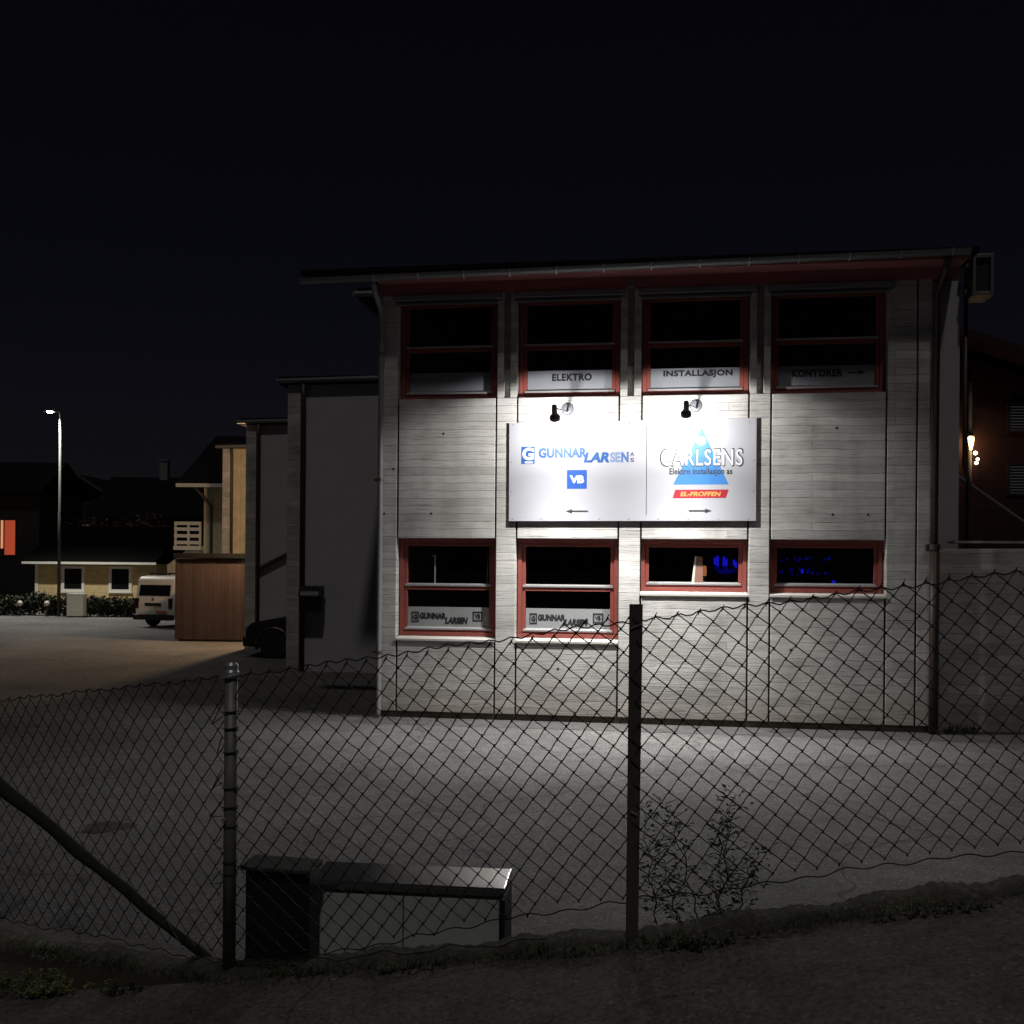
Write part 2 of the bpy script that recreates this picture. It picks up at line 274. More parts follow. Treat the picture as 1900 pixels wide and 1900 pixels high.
# ------------------------------------------------------------------ mesh helpers
class MB:
    def __init__(s): s.v = []; s.f = []
    def add(s, vs, fs):
        o = len(s.v); s.v += [tuple(v) for v in vs]; s.f += [tuple(i + o for i in f) for f in fs]; return s
    def box(s, x0, x1, y0, y1, z0, z1):
        return s.add([(x0, y0, z0), (x1, y0, z0), (x1, y1, z0), (x0, y1, z0), (x0, y0, z1), (x1, y0, z1), (x1, y1, z1), (x0, y1, z1)],
                     [(0, 3, 2, 1), (4, 5, 6, 7), (0, 1, 5, 4), (1, 2, 6, 5), (2, 3, 7, 6), (3, 0, 4, 7)])
    def prism_y(s, poly, y0, y1):          # polygon in (x, z), drawn out along y
        n = len(poly)
        vs = [(x, y0, z) for x, z in poly] + [(x, y1, z) for x, z in poly]
        fs = [tuple(range(n)), tuple(range(2 * n - 1, n - 1, -1))] + [(i + n, (i + 1) % n + n, (i + 1) % n, i) for i in range(n)]
        return s.add(vs, fs)
    def prism_x(s, poly, x0, x1):          # polygon in (y, z), drawn out along x
        n = len(poly)
        vs = [(x0, y, z) for y, z in poly] + [(x1, y, z) for y, z in poly]
        fs = [tuple(range(n - 1, -1, -1)), tuple(range(n, 2 * n))] + [(i, (i + 1) % n, (i + 1) % n + n, i + n) for i in range(n)]
        return s.add(vs, fs)
    def tube(s, pts, r, n=8, caps=True):
        pts = [Vector(p) for p in pts]; rs = r if isinstance(r, (list, tuple)) else [r] * len(pts)
        rings = []; up0 = None
        for i, p in enumerate(pts):
            a = pts[max(i - 1, 0)]; b = pts[min(i + 1, len(pts) - 1)]; t = (b - a)
            if t.length < 1e-9: t = Vector((0, 0, 1))
            t.normalize()
            if up0 is None: up0 = Vector((0, 0, 1)) if abs(t.z) < 0.9 else Vector((1, 0, 0))
            u = up0 - t * up0.dot(t)
            if u.length < 1e-6: u = t.orthogonal()
            u.normalize(); up0 = u; w_ = t.cross(u)
            rings.append([p + (u * math.cos(2 * math.pi * k / n) + w_ * math.sin(2 * math.pi * k / n)) * rs[i] for k in range(n)])
        vs = [v for rg in rings for v in rg]; fs = []
        for i in range(len(rings) - 1):
            for k in range(n):
                a = i * n + k; b = i * n + (k + 1) % n; fs.append((a, b, b + n, a + n))
        if caps: fs += [tuple(range(n - 1, -1, -1)), tuple(range((len(rings) - 1) * n, len(rings) * n))]
        return s.add(vs, fs)
    def lathe(s, prof, origin, axis, n=24):      # prof: (radius, distance along the axis)
        ax = Vector(axis).normalized(); u = ax.orthogonal().normalized(); w_ = ax.cross(u); o = Vector(origin)
        vs = []; fs = []
        for r, h in prof:
            vs += [o + ax * h + (u * math.cos(2 * math.pi * k / n) + w_ * math.sin(2 * math.pi * k / n)) * r for k in range(n)]
        for i in range(len(prof) - 1):
            for k in range(n):
                a = i * n + k; b = i * n + (k + 1) % n; fs.append((a, b, b + n, a + n))
        if prof[0][0] > 1e-4: fs.append(tuple(range(n - 1, -1, -1)))
        if prof[-1][0] > 1e-4: fs.append(tuple(range((len(prof) - 1) * n, len(prof) * n)))
        return s.add(vs, fs)
    def leaf(s, p, d, up, ln, wd):
        p = Vector(p); d = Vector(d).normalized(); sd_ = d.cross(Vector(up))
        if sd_.length < 1e-4: sd_ = d.orthogonal()
        sd_.normalize(); nn = sd_.cross(d)
        return s.add([p, p + d * ln * .45 + sd_ * wd * .5 + nn * ln * .05, p + d * ln - nn * ln * .12, p + d * ln * .45 - sd_ * wd * .5 + nn * ln * .05], [(0, 1, 2), (0, 2, 3)])

def mk(name, mb, mat, parent=None, bevel=0.0, smooth=False, loc=None, rz=None):
    me = bpy.data.meshes.new(name); me.from_pydata(mb.v, [], mb.f); me.update()
    o = bpy.data.objects.new(name, me); C.objects.link(o); me.materials.append(mat)
    if parent is not None: o.parent = parent
    if loc is not None: o.location = loc
    if rz is not None: o.rotation_euler = (0, 0, rz)
    if bevel:
        b = o.modifiers.new("bevel", 'BEVEL'); b.width = bevel; b.segments = 2; b.limit_method = 'ANGLE'; b.angle_limit = R(40)
    if smooth:
        for p in me.polygons: p.use_smooth = True
    return o
def tag(o, label=None, cat=None, group=None, kind=None):
    if label: o['label'] = label
    if cat: o['category'] = cat
    if group: o['group'] = group
    if kind: o['kind'] = kind
    return o
def thing(name, label, cat, loc=(0, 0, 0), rz=0.0, group=None):
    o = bpy.data.objects.new(name, None); C.objects.link(o); o.location = loc; o.rotation_euler = (0, 0, rz); o.empty_display_size = 0.2
    return tag(o, label, cat, group)
def structure(name, mb, mat, smooth=False, bevel=0): return tag(mk(name, mb, mat, None, bevel, smooth), kind='structure')

def text_mb(body, x0, x1, z0, z1, y, thick=0.002, bold=0.0, shear=0.0, spacing=1.0):
    cu = bpy.data.curves.new("text_tmp", 'FONT'); cu.body = body; cu.size = 1.0; cu.offset = bold; cu.shear = shear; cu.space_character = spacing
    cu.extrude = 0.0; cu.resolution_u = 4; cu.fill_mode = 'FRONT'
    o = bpy.data.objects.new("text_tmp", cu); C.objects.link(o)
    dg = bpy.context.evaluated_depsgraph_get(); dg.update()
    me = bpy.data.meshes.new_from_object(o.evaluated_get(dg))
    vs = [v.co.copy() for v in me.vertices]; fs = [tuple(p.vertices) for p in me.polygons]
    bpy.data.objects.remove(o); bpy.data.curves.remove(cu); bpy.data.meshes.remove(me)
    ax0 = min(v.x for v in vs); ax1 = max(v.x for v in vs); ay0 = min(v.y for v in vs); ay1 = max(v.y for v in vs)
    mb = MB()
    def fit(v): return (x0 + (v.x - ax0) / (ax1 - ax0) * (x1 - x0), z0 + (v.y - ay0) / (ay1 - ay0) * (z1 - z0))
    P = [fit(v) for v in vs]; n = len(P)
    # front face plus sides along the boundary
    edges = {}
    for f in fs:
        for i in range(len(f)):
            a, b = f[i], f[(i + 1) % len(f)]; edges[(a, b)] = edges.get((a, b), 0) + 1
    side = [(a, b, b + n, a + n) for (a, b) in edges if (b, a) not in edges]
    mb.add([(x, y, z) for x, z in P] + [(x, y + thick, z) for x, z in P], list(fs) + side)
    return mb

# ------------------------------------------------------------------ ground
structure('parking_lot', MB().add([(-400, -300, 0), (400, -300, 0), (400, 700, 0), (-400, 700, 0)], [(0, 1, 2, 3)]), M['lot'])
def street_z(x): return max(0.683 + 0.165 * (x - 0.472) - 0.035, 0.03) if x < 6 else 0.683 + 0.165 * 5.53
def edge_y(x):
    if x > 0.472: return 3.94 - 0.03 * (x - 0.472) - 0.07
    if x > -1.174: return 3.94 + (0.472 - x) * 0.2187 - 0.07
    return 4.30 - 0.07 + (-1.174 - x) * 0.24
mb = MB(); nx, ny = 120, 26
for i in range(nx + 1):
    x = -9 + 18 * i / nx; e = edge_y(x)
    for j in range(ny + 1):
        t = j / ny; y = e - (1 - t) ** 2 * 14
        mb.v.append((x, y, street_z(x) + 0.012 * math.sin(3.1 * x + 1.7 * y) * min(1, (e - y))))
for i in range(nx):
    for j in range(ny):
        a = i * (ny + 1) + j; mb.f.append((a, a + ny + 1, a + ny + 2, a + 1))
structure('street', mb, M['street'], True)
# verge of earth between the street and the turned fence
structure('verge', MB().add([(-1.05, 4.17, .37), (-1.174, 4.36, .36), (-2.73, 5.5, .07), (-4.2, 6.6, .015), (-9, 8.5, .01), (-9, 5.9, .0), (-4.2, 4.76, .0), (-2.3, 4.34, .13), (-1.7, 4.2, .22)],
          [(0, 1, 8), (8, 1, 2), (8, 2, 7), (7, 2, 3), (7, 3, 6), (6, 3, 4), (6, 4, 5)]), M['earth'])

# fence line: far-left, corner post, middle post, right post
FL = [(-4.05, 6.45, -0.05, 1.14), (-2.73, 5.46, .10, 1.34), (-1.174, 4.30, .393, 1.63), (.472, 3.94, .683, 1.90), (2.2, 3.885, .955, 2.135), (3.9, 3.84, 1.22, 2.38)]
def line_at(x, k):
    for a, b in zip(FL[:-1], FL[1:]):
        if x <= b[0] or b is FL[-1]:
            t = (x - a[0]) / (b[0] - a[0]); return a[k] + (b[k] - a[k]) * t
mb = MB(); prev = None; NK = 420
for i in range(NK + 1):
    x = -4.0 + 7.9 * i / NK; yc = line_at(x, 1); z = line_at(x, 2) + 0.010 * math.sin(9 * x) + .006 * math.sin(23 * x + 1) + random.uniform(-.006, .006)
    j = .012 * math.sin(17 * x) + random.uniform(-.012, .012)
    ring = [(x, yc - .085 + j, z - .30), (x, yc - .085 + j + random.uniform(-.008, .008), z - .04), (x, yc - .075 + j, z - .016), (x, yc - .05 + j, z + random.uniform(-.004, .006)), (x, yc + .07, z + .006), (x, yc + .09, z - .02), (x, yc + .09, min(-.05, z - .1))]
    o = len(mb.v); mb.v += ring
    if prev is not None:
        for k in range(6): mb.f.append((prev + k, o + k, o + k + 1, prev + k + 1))
    prev = o
structure('kerb', mb, M['kerb'], True)

# ------------------------------------------------------------------ commercial building
TH = R(8.2533); PL = (-1.844, 14.146, 0.0)
B = thing('commercial_building', 'two storey board-marked concrete building with red framed windows, lit by lamps over its sign', 'building', PL, -TH)
bays = [(0.262, 1.63), (1.92, 3.293), (3.593, 4.988), (5.272, 6.72)]
Z_LO, Z_MID, Z_UP = 2.473, 4.38, 5.78
sills = [1.12, 1.12, 1.775, 1.775]
G = 0.012     # half a joint
WT = 0.30
# joint backing set 25 mm behind the face, seen only as the dark lines between panels
for x in (0.262, 1.63, 1.92, 3.293, 3.593, 4.988, 5.272, 6.72, 7.097):
    for za, zb in ((0.09, 1.06), (2.53, 4.32)) if x != 7.097 else ((0.09, 4.4),):
        mk('joint_strip', MB().box(x - 0.03, x + 0.03, 0.028, 0.06, za, zb), M['joint'], B)
for x in (0.262, 1.63, 1.92, 3.293, 3.593, 4.988, 5.272, 6.72):
    pass
for i, (a, b) in enumerate(bays):
    mk('wall_panel', MB().box(a + G, b - G, 0, WT, 0.09, sills[i] - 0.03), M['concrete'], B, 0.006)
    mk('wall_panel', MB().box(a + G, b - G, 0, WT, Z_LO, Z_MID), M['concrete'], B, 0.006)
    mk('wall_panel', MB().box(a + G, b - G, 0, WT, Z_UP, 5.97), M['concrete'], B, 0.006)
pil = [(0.0, 0.262), (1.63, 1.92), (3.293, 3.593), (4.988, 5.272), (6.72, 7.097), (7.097, 7.275)]
for k, (a, b) in enumerate(pil):
    a2 = a + (G if k else 0); b2 = b - (G if k < 5 else 0)
    if k in (1, 2, 3):
        mk('pillar', MB().box(a2, b2, 0, WT, 0.09, Z_MID + 0.0), M['concrete_pillar'], B, 0.006)
        c = (a + b) / 2
        for s0, s1 in ((a2, c - .045), (c + .045, b2)):      # upper storey: two fins with a slot between
            mk('pillar_fin', MB().box(s0, s1, -.002, WT, Z_MID + 0.003, 5.97), M['concrete_pillar'], B, 0.005)
        mk('pillar_slot', MB().box(c - .045, c + .045, .12, WT, Z_MID + .003, 5.97), M['concrete_pillar'], B)
    else:
        mk('pillar', MB().box(a2, b2, 0, WT, 0.09, 5.97), M['concrete_pillar'], B, 0.006)
for hx, hz in ((.076, 2.807), (.737, 2.808), (5.543, 1.034), (6.059, 2.798), (6.5, 2.798), (.20, 3.42), (2.5, .72), (.9, 3.9), (6.1, 3.92)):
    mk('tie_hole', MB().lathe([(.0165, 0), (.0165, .003)], (hx, -.003, hz), (0, 1, 0), 12), M['joint'], B)
mk('plinth', MB().box(0.01, 7.265, 0.02, 0.28, 0, 0.09), M['plinth'], B)  # dark of the recess at the wall foot put into its brown colour
# the rest of the volume: side walls, back, floor between storeys, dark rooms
DEP = 8.5
mk('side_wall', MB().box(0.0, .25, WT, DEP, 0, 5.97), M['render_grey'], B)
mk('side_wall', MB().box(7.025, 7.275, WT, DEP, 0, 5.97), M['render_grey'], B)
mk('back_wall', MB().box(0, 7.275, DEP, DEP + .25, 0, 5.97), M['render_grey'], B)
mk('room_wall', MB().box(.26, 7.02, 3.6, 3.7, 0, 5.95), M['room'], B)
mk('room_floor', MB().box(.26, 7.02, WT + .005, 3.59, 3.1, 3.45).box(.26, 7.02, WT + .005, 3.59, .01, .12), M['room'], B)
mk('roof', MB().box(-.08, 7.70, -.50, DEP + .6, 6.00, 6.07).box(-.98, -.081, -.50, -.1, 6.005, 6.065), M['roof'], B, 0.01)
# red boarded fascia under the eave, blind casings over the windows, gutter with brackets
mk('fascia', MB().prism_x([(-.035, 5.80), (-.035, 5.985), (-.46, 5.995), (-.46, 5.93), (-.44, 5.93), (-.43, 5.965), (-.06, 5.955), (-.06, 5.80)], 0.0, 7.6), M['red_fascia'], B)
for (a, b) in bays:
    mk('blind_casing', MB().prism_x([(.0, 5.70), (-.075, 5.72), (-.085, 5.79), (-.03, 5.80), (.0, 5.80)], a - .06, b + .08).box(a - .02, b + .02, -.055, .0, 5.66, 5.695), M['gutter'], B, 0.004)
gp = [(-.51 + .065 * math.cos(t), 5.93 + .065 * math.sin(t)) for t in [math.pi + math.pi * k / 10 for k in range(11)]]
gp2 = [(-.51 + .058 * math.cos(t), 5.932 + .058 * math.sin(t)) for t in [2 * math.pi - math.pi * k / 10 for k in range(11)]]
gm = MB(); prof = gp + gp2; n = len(prof)
xs = (-.97, 7.58); dz = (0.0, 0.10)
vs = [(xs[0], y, z + dz[0]) for y, z in prof] + [(xs[1], y, z + dz[1]) for y, z in prof]
gm.add(vs, [(i, (i + 1) % n, (i + 1) % n + n, i + n) for i in range(n)])
gut = mk('gutter', gm, M['gutter'], B, smooth=False)
for k in range(13):
    x = .05 + k * .61; zz = x / 7.6 * .10
    mk('gutter_bracket', MB().tube([(x, -.435, 5.985 + zz), (x, -.45, 5.93 + zz), (x, -.47, 5.875 + zz), (x, -.51, 5.855 + zz), (x, -.56, 5.88 + zz), (x, -.583, 5.935 + zz)], .008, 6), M['alu'], gut)
mk('eave_bracket', MB().box(-.05, .03, -.10, -.002, 5.70, 5.90), M['gutter'], B, .01)
mk('eave_bracket', MB().box(3.40, 3.48, -.10, -.04, 5.80, 5.90), M['gutter'], B, .01)
# rear roof overhang on the left, seen as a faint line
mk('side_gutter', MB().tube([(-1.05, 2.2, 6.45), (-.62, 2.2, 6.45)], .05, 8).tube([(-1.05, 2.2, 6.45), (-1.05, 8, 6.45)], .05, 8), M['gutter'], B)
mk('side_roof', MB().box(-1.0, -.63, 2.2, DEP, 6.42, 6.55).box(-.63, 7.6, 2.2, DEP, 6.17, 6.55), M['roof'], B)
# downpipes
dp = mk('downpipe', MB().tube([(.035, -.50, 5.86), (.035, -.42, 5.76), (.035, -.14, 5.62), (.035, -.075, 5.5), (.038, -.075, .12), (.038, -.12, .03)], .037, 12), M['grey_pipe'], B, smooth=True)
for z in (.9, 3.27, 5.0): mk('pipe_clip', MB().lathe([(.045, -.02), (.045, .02)], (.038, -.075, z), (0, 0, 1), 14).box(-.06, .0, -.055, -.0, z - .015, z + .015), M['lamp_dark'], dp)
bp_ = mk('downpipe', MB().tube([(7.33, -.50, 5.93), (7.33, -.35, 5.8), (7.31, -.07, 5.6), (7.305, -.06, 2.40)], .042, 12).tube([(7.305, -.06, 2.42), (7.305, -.06, 0.0)], .058, 12), M['brown_pipe'], B, smooth=True)
mk('pipe_clip', MB().lathe([(.07, -.035), (.07, .035)], (7.305, -.06, 2.38), (0, 0, 1), 14).box(7.20, 7.26, -.085, -.035, 2.33, 2.42), M['brown_pipe'], bp_)
# set back wing at the right
mk('wing_wall', MB().box(7.28, 7.80, .70, DEP, 0, 5.97), M['render_grey'], B)
mk('wing_pipe', MB().tube([(7.86, .66, 5.9), (7.86, .66, 3.5), (7.93, .66, 3.2), (7.93, .66, .1)], .03, 10), M['brown_pipe'], B, smooth=True)
mk('wing_post', MB().box(7.42, 7.46, .60, .64, 0, 3.2), M['brown_pipe'], B)

# ---- windows
def film_logo(par, x0, x1, z0, z1, y):
    """window strip with the square G mark, the two-part name and the square VB mark"""
    f = mk('film', MB().box(x0, x1, y, y + .003, z0, z1), M['film'], par)
    L_ = x1 - x0; yy = y - .004
    g0, g1 = x0 + .045 * L_, x0 + .135 * L_; zb, zt = z0 + .26 * (z1 - z0), z0 + .76 * (z1 - z0)
    mb = frame_letter('G', g0, g1, zb, zt, yy)
    for q in (text_mb('GUNNAR', x0 + .145 * L_, x0 + .475 * L_, z0 + .42 * (z1 - z0), z0 + .72 * (z1 - z0), yy, .002, .055),
              text_mb('LARSEN', x0 + .46 * L_, x0 + .745 * L_, z0 + .20 * (z1 - z0), z0 + .52 * (z1 - z0), yy, .002, .055, .25),
              frame_letter('VB', x0 + .80 * L_, x0 + .92 * L_, z0 + .34 * (z1 - z0), z0 + .80 * (z1 - z0), yy)):
        mb.add(q.v, q.f)
    mk('lettering', mb, M['ink'], par)
def frame_letter(ch, x0, x1, z0, z1, y):
    """a square mark: border with the letters standing inside it"""
    w_, h_ = x1 - x0, z1 - z0; e = .13
    mb = MB()
    mb.box(x0, x1, y, y + .002, z1 - e * h_, z1).box(x0, x1, y, y + .002, z0, z0 + e * h_)
    mb.box(x0, x0 + e * w_, y, y + .002, z0 + e * h_, z1 - e * h_).box(x1 - e * w_, x1, y, y + .002, z0 + e * h_, z1 - e * h_)
    q = text_mb(ch, x0 + .22 * w_, x1 - .22 * w_, z0 + .25 * h_, z1 - .25 * h_, y, .002, .05)
    return mb.add(q.v, q.f)

YF = .15        # window frames stand this far behind the face
def window(i, upper):
    a, b = bays[i]; z0, z1 = (Z_MID, Z_UP) if upper else (sills[i], Z_LO)
    fw = .055
    def ring(x0, x1, za, zb, w_, y0, y1):
        return MB().box(x0, x1, y0, y1, za, za + w_).box(x0, x1, y0, y1, zb - w_, zb).box(x0, x0 + w_, y0, y1, za + w_, zb - w_).box(x1 - w_, x1, y0, y1, za + w_, zb - w_)
    fr = mk('window', ring(a + .002, b - .002, z0 + .002, z1 - .002, fw, YF, YF + .12), M['red_wood'], B, .004)
    mk('sash', ring(a + fw + .004, b - fw - .004, z0 + fw + .004, z1 - fw - .004, .048, YF + .018, YF + .10), M['red_wood'], fr, .004)
    i0, i1, j0, j1 = a + fw + .052, b - fw - .052, z0 + fw + .052, z1 - fw - .052
    mk('pane', MB().box(i0, i1, YF + .058, YF + .064, j0, j1), M['glass'], fr)
    bead = MB().prism_x([(YF + .052, j0 + .022), (YF + .0, j0 + .002), (YF + .0, j0 - .018), (YF + .052, j0 - .018)], i0 - .03, i1 + .03)
    tz = 5.12 if upper else (1.825 if i < 2 else None)
    if tz:
        bead.prism_x([(YF + .052, tz + .026), (YF - .004, tz + .010), (YF - .004, tz - .012), (YF + .052, tz - .012)], i0 - .03, i1 + .03)
        mk('transom', MB().box(i0, i1, YF + .012, YF + .10, tz - .065, tz - .0125), M['red_wood'], fr, .003)
    mk('glazing_bead', bead, M['alu'], fr)
    if upper:
        f0, f1 = j0 + .004, j0 + .285
        mk('film', MB().box(i0 + .004, i1 - .004, YF + .050, YF + .053, f0, f1), M['film_up'], fr)
        if i == 1: mk('lettering', text_mb('ELEKTRO', 2.366, 2.909, 4.628, 4.728, YF + .046, .002, .045, 0, 1.1), M['ink'], fr)
        if i == 2: mk('lettering', text_mb('INSTALLASJON', 3.873, 4.785, 4.640, 4.745, YF + .046, .002, .045, 0, 1.08), M['ink'], fr)
        if i == 3:
            q = text_mb('KONTORER', 5.554, 6.204, 4.625, 4.722, YF + .046, .002, .045, 0, 1.08)
            q.box(6.272, 6.42, YF + .046, YF + .048, 4.667, 4.683).prism_y([(6.41, 4.645), (6.49, 4.675), (6.41, 4.705)], YF + .046, YF + .048)
            mk('lettering', q, M['ink'], fr)
    elif i < 2:
        film_logo(fr, i0 + .004, i1 - .004, j0 + .004, j0 + .295, YF + .053)
    if not upper:
        mk('sill', MB().prism_x([(-.022, z0 - .028), (-.022, z0 - .055), (.0, z0 - .055), (-.001, z0 - .029), (YF + .1, z0 - .029), (YF + .1, z0 - .002), (YF - .004, z0 - .001)], a - .004, b + .004), M['sill'], fr)
for i in range(4):
    window(i, True); window(i, False)

# ---- sign
SG = thing('signboard', 'wide white company signboard fixed to the concrete between the two storeys under two wall lamps', 'sign', PL, -TH)
YS = -.052
mk('mounting_frame', MB().box(1.87, 5.04, -.034, -.001, 2.74, 2.80).box(1.87, 5.04, -.034, -.001, 3.96, 4.01).box(1.87, 1.92, -.034, -.001, 2.80, 3.96).box(4.99, 5.04, -.034, -.001, 2.80, 3.96).box(3.3, 3.6, -.034, -.001, 2.80, 3.96), M['sign_edge'], SG)
mk('board', MB().prism_y([(1.822, 2.704), (5.084, 2.714), (5.082, 4.058), (1.818, 4.030)], YS, -.035), M['sign_white'], SG, .002)
mk('divider', MB().box(3.658, 3.665, YS - .002, YS - .0003, 2.79, 3.97), M['sign_grey'], SG)
YL = YS - .0009
g = MB().box(1.985, 2.166, YL, YL + .0006, 3.474, 3.706)
lb = mk('logo_mark', g, M['logo_blue'], SG); lb['label'] = 'blue square mark with a white G'
q = text_mb('G', 2.0, 2.155, 3.525, 3.695, YL - .0005, .0004, .045); q.box(2.035, 2.145, YL - .0005, YL - .0001, 3.484, 3.506)
mk('lettering', q, M['white_letter'], lb)
mk('lettering', text_mb('GUNNAR', 2.219, 2.872, 3.552, 3.688, YL, .0005, .052, 0, 1.02), M['logo_blue'], SG)
mk('lettering', text_mb('LAR', 2.825, 3.172, 3.487, 3.626, YL - .0002, .0005, .052, .22, .98), M['logo_blue'], SG)
o = mk('lettering', text_mb('SE', 3.178, 3.318, 3.488, 3.626, YL, .0005, .05, .0), M['logo_faded'], SG); o['label'] = 'faded pale blue letters SE'
mk('lettering', text_mb('N', 3.326, 3.425, 3.488, 3.628, YL, .0005, .05, .0), M['logo_pale'], SG)
q = text_mb('A', 3.444, 3.498, 3.570, 3.622, YL, .0005, .02); q2 = text_mb('S', 3.447, 3.497, 3.492, 3.545, YL, .0005, .02); q.add(q2.v, q2.f)
mk('lettering', q, M['sign_grey'], SG)
vb = mk('logo_mark', MB().box(2.606, 2.872, YL, YL + .0006, 3.138, 3.390), M['vb_blue'], SG); vb['label'] = 'bright blue square with white letters VB'
mk('lettering', text_mb('VB', 2.640, 2.836, 3.212, 3.318, YL - .0005, .0004, .05, .0, .9), M['white_letter'], vb)
tri = MB(); cx_, cz_, rr = 4.372, 3.765, .060
ring_ = [(cx_ + rr * math.cos(2 * math.pi * k / 24), cz_ + rr * math.sin(2 * math.pi * k / 24)) for k in range(24)]
tri.prism_y([(4.012, 3.190), (4.730, 3.190), (4.377, 3.935)], YL, YL + .0006)
tr = mk('logo_mark', tri, M['sky_blue'], SG); tr['label'] = 'sky blue triangle with a white disc'
mk('logo_disc', MB().prism_y(ring_, YL - .0005, YL - .0001), M['white_letter'], tr)
dk = MB(); q = text_mb('S', cx_ - .03, cx_ + .03, cz_ - .04, cz_ + .04, YL - .0010, .0003, .0)
mk('lettering', q, M['sky_blue'], tr)
mk('lettering', text_mb('CARLSENS', 3.832, 4.922, 3.424, 3.668, YL - .0005, .0004, .034, 0, 1.12), M['sign_grey'], SG)
mk('lettering', text_mb('CARLSENS', 3.850, 4.904, 3.440, 3.652, YL - .0010, .0004, .004, 0, 1.12), M['white_letter'], SG)
mk('lettering', text_mb('Elektro installasjon as', 3.961, 4.778, 3.298, 3.406, YL - .0005, .0004, .026, 0, 1.03), M['sign_grey'], SG)
rd = mk('logo_mark', MB().prism_y([(4.006, 3.009), (4.697, 3.014), (4.731, 3.124), (4.040, 3.121)], YL, YL + .0006), M['sign_red'], SG); rd['label'] = 'red slanted banner'
mk('lettering', text_mb('EL-PROFFEN', 4.105, 4.632, 3.036, 3.096, YL - .0005, .0004, .03, .2), M['sign_yellow'], rd)
mk('arrow', MB().box(2.66, 2.891, YL, YL + .0006, 2.826, 2.848).prism_y([(2.587, 2.837), (2.676, 2.806), (2.676, 2.868)], YL, YL + .0006), M['sign_grey'], SG)
mk('arrow', MB().box(4.218, 4.445, YL, YL + .0006, 2.832, 2.854).prism_y([(4.43, 2.812), (4.518, 2.843), (4.43, 2.874)], YL, YL + .0006), M['sign_grey'], SG)
sc_ = MB()
for k in range(9):
    x = 1.87 + k * .39
    for z in (2.735, 4.005): sc_.lathe([(.008, 0), (.006, -.003)], (x, YS - .0005, z), (0, 1, 0), 8)
for z in (3.1, 3.5): 
    for x in (1.85, 5.05): sc_.lathe([(.008, 0), (.006, -.003)], (x, YS - .0005, z), (0, 1, 0), 8)
tag(mk('screw', sc_, M['screw'], SG), kind='stuff')

# ---- wall lamps over the sign
def wall_lamp(plate, head, label):
    L_ = thing('wall_lamp', label, 'lamp', PL, -TH, 'lamps lighting the signboard')
    px, pz = plate; hx, hz = head; HY = -.86
    mk('wall_plate', MB().lathe([(.0, 0), (.085, 0), (.085, -.015), (.07, -.03), (.03, -.04), (0, -.04)], (px, 0, pz), (0, 1, 0), 28), M['lamp_plate'], L_)
    mk('arm', MB().tube([(px, -.03, pz - .02), (px, -.10, pz - .05), (px - .01, -.16, pz - .05), (hx + .03, HY + .12, hz + .12), (hx + .005, HY + .02, hz + .12)], .011, 10).box(px - .012, px + .012, -.075, -.03, pz - .05, pz + .05), M['lamp_plate'], L_, smooth=False)
    ax = Vector((0.0, .62, -.78)).normalized(); o_ = Vector((hx, HY, hz + .10)) - ax * .02
    hd = mk('lamp_head', MB().lathe([(0, -.03), (.03, -.03), (.036, 0), (.036, .085), (.05, .105), (.066, .125), (.07, .15), (.066, .17), (.062, .17), (.062, .13), (.034, .10), (0, .10)], o_, ax, 26), M['lamp_dark'], L_, smooth=False)
    mk('bulb', MB().lathe([(0, .104), (.03, .106), (.034, .13), (.0, .145)], o_, ax, 18), M['bulb'], hd)
    ld = bpy.data.lights.new('lamp_light', 'SPOT'); lo = bpy.data.objects.new('lamp_light', ld); C.objects.link(lo); lo.parent = L_
    aim = Vector((0, math.sin(R(54)), -math.cos(R(54))))
    lo.location = o_ + ax * .19; lo.rotation_euler = aim.to_track_quat('-Z', 'Y').to_euler()
    ld.energy = SPOT_W; ld.spot_size = R(160); ld.spot_blend = .16; ld.shadow_soft_size = .035; ld.color = (1.0, .985, .955)
    ld2 = bpy.data.lights.new('lamp_added_beam', 'SPOT'); lo2 = bpy.data.objects.new('lamp_added_beam', ld2); C.objects.link(lo2); lo2.parent = L_
    lo2.location = lo.location; lo2.rotation_euler = Vector((0, -math.sin(R(4)), -math.cos(R(4)))).to_track_quat('-Z', 'Y').to_euler()
    ld3 = bpy.data.lights.new('lamp_yard_fill', 'SPOT'); lo3 = bpy.data.objects.new('lamp_yard_fill', ld3); C.objects.link(lo3); lo3.parent = L_
    lo3.location = lo.location; lo3.rotation_euler = Vector((0, -math.sin(R(20)), -math.cos(R(20)))).to_track_quat('-Z', 'Y').to_euler()
    ld3.energy = YARD_FILL_W; ld3.spot_size = R(142); ld3.spot_blend = .8; ld3.shadow_soft_size = .035; ld3.color = (1.0, .985, .955)
    ld2.energy = ADDED_BEAM_W; ld2.spot_size = R(88); ld2.spot_blend = 1.0; ld2.shadow_soft_size = .035; ld2.color = (1.0, .985, .955)
wall_lamp((2.60, 4.216), (2.512, 3.985), 'brown wall lamp on an arm above the GUNNAR LARSEN half of the sign')
wall_lamp((4.299, 4.235), (4.155, 4.01), 'brown wall lamp on an arm above the blue triangle on the sign')

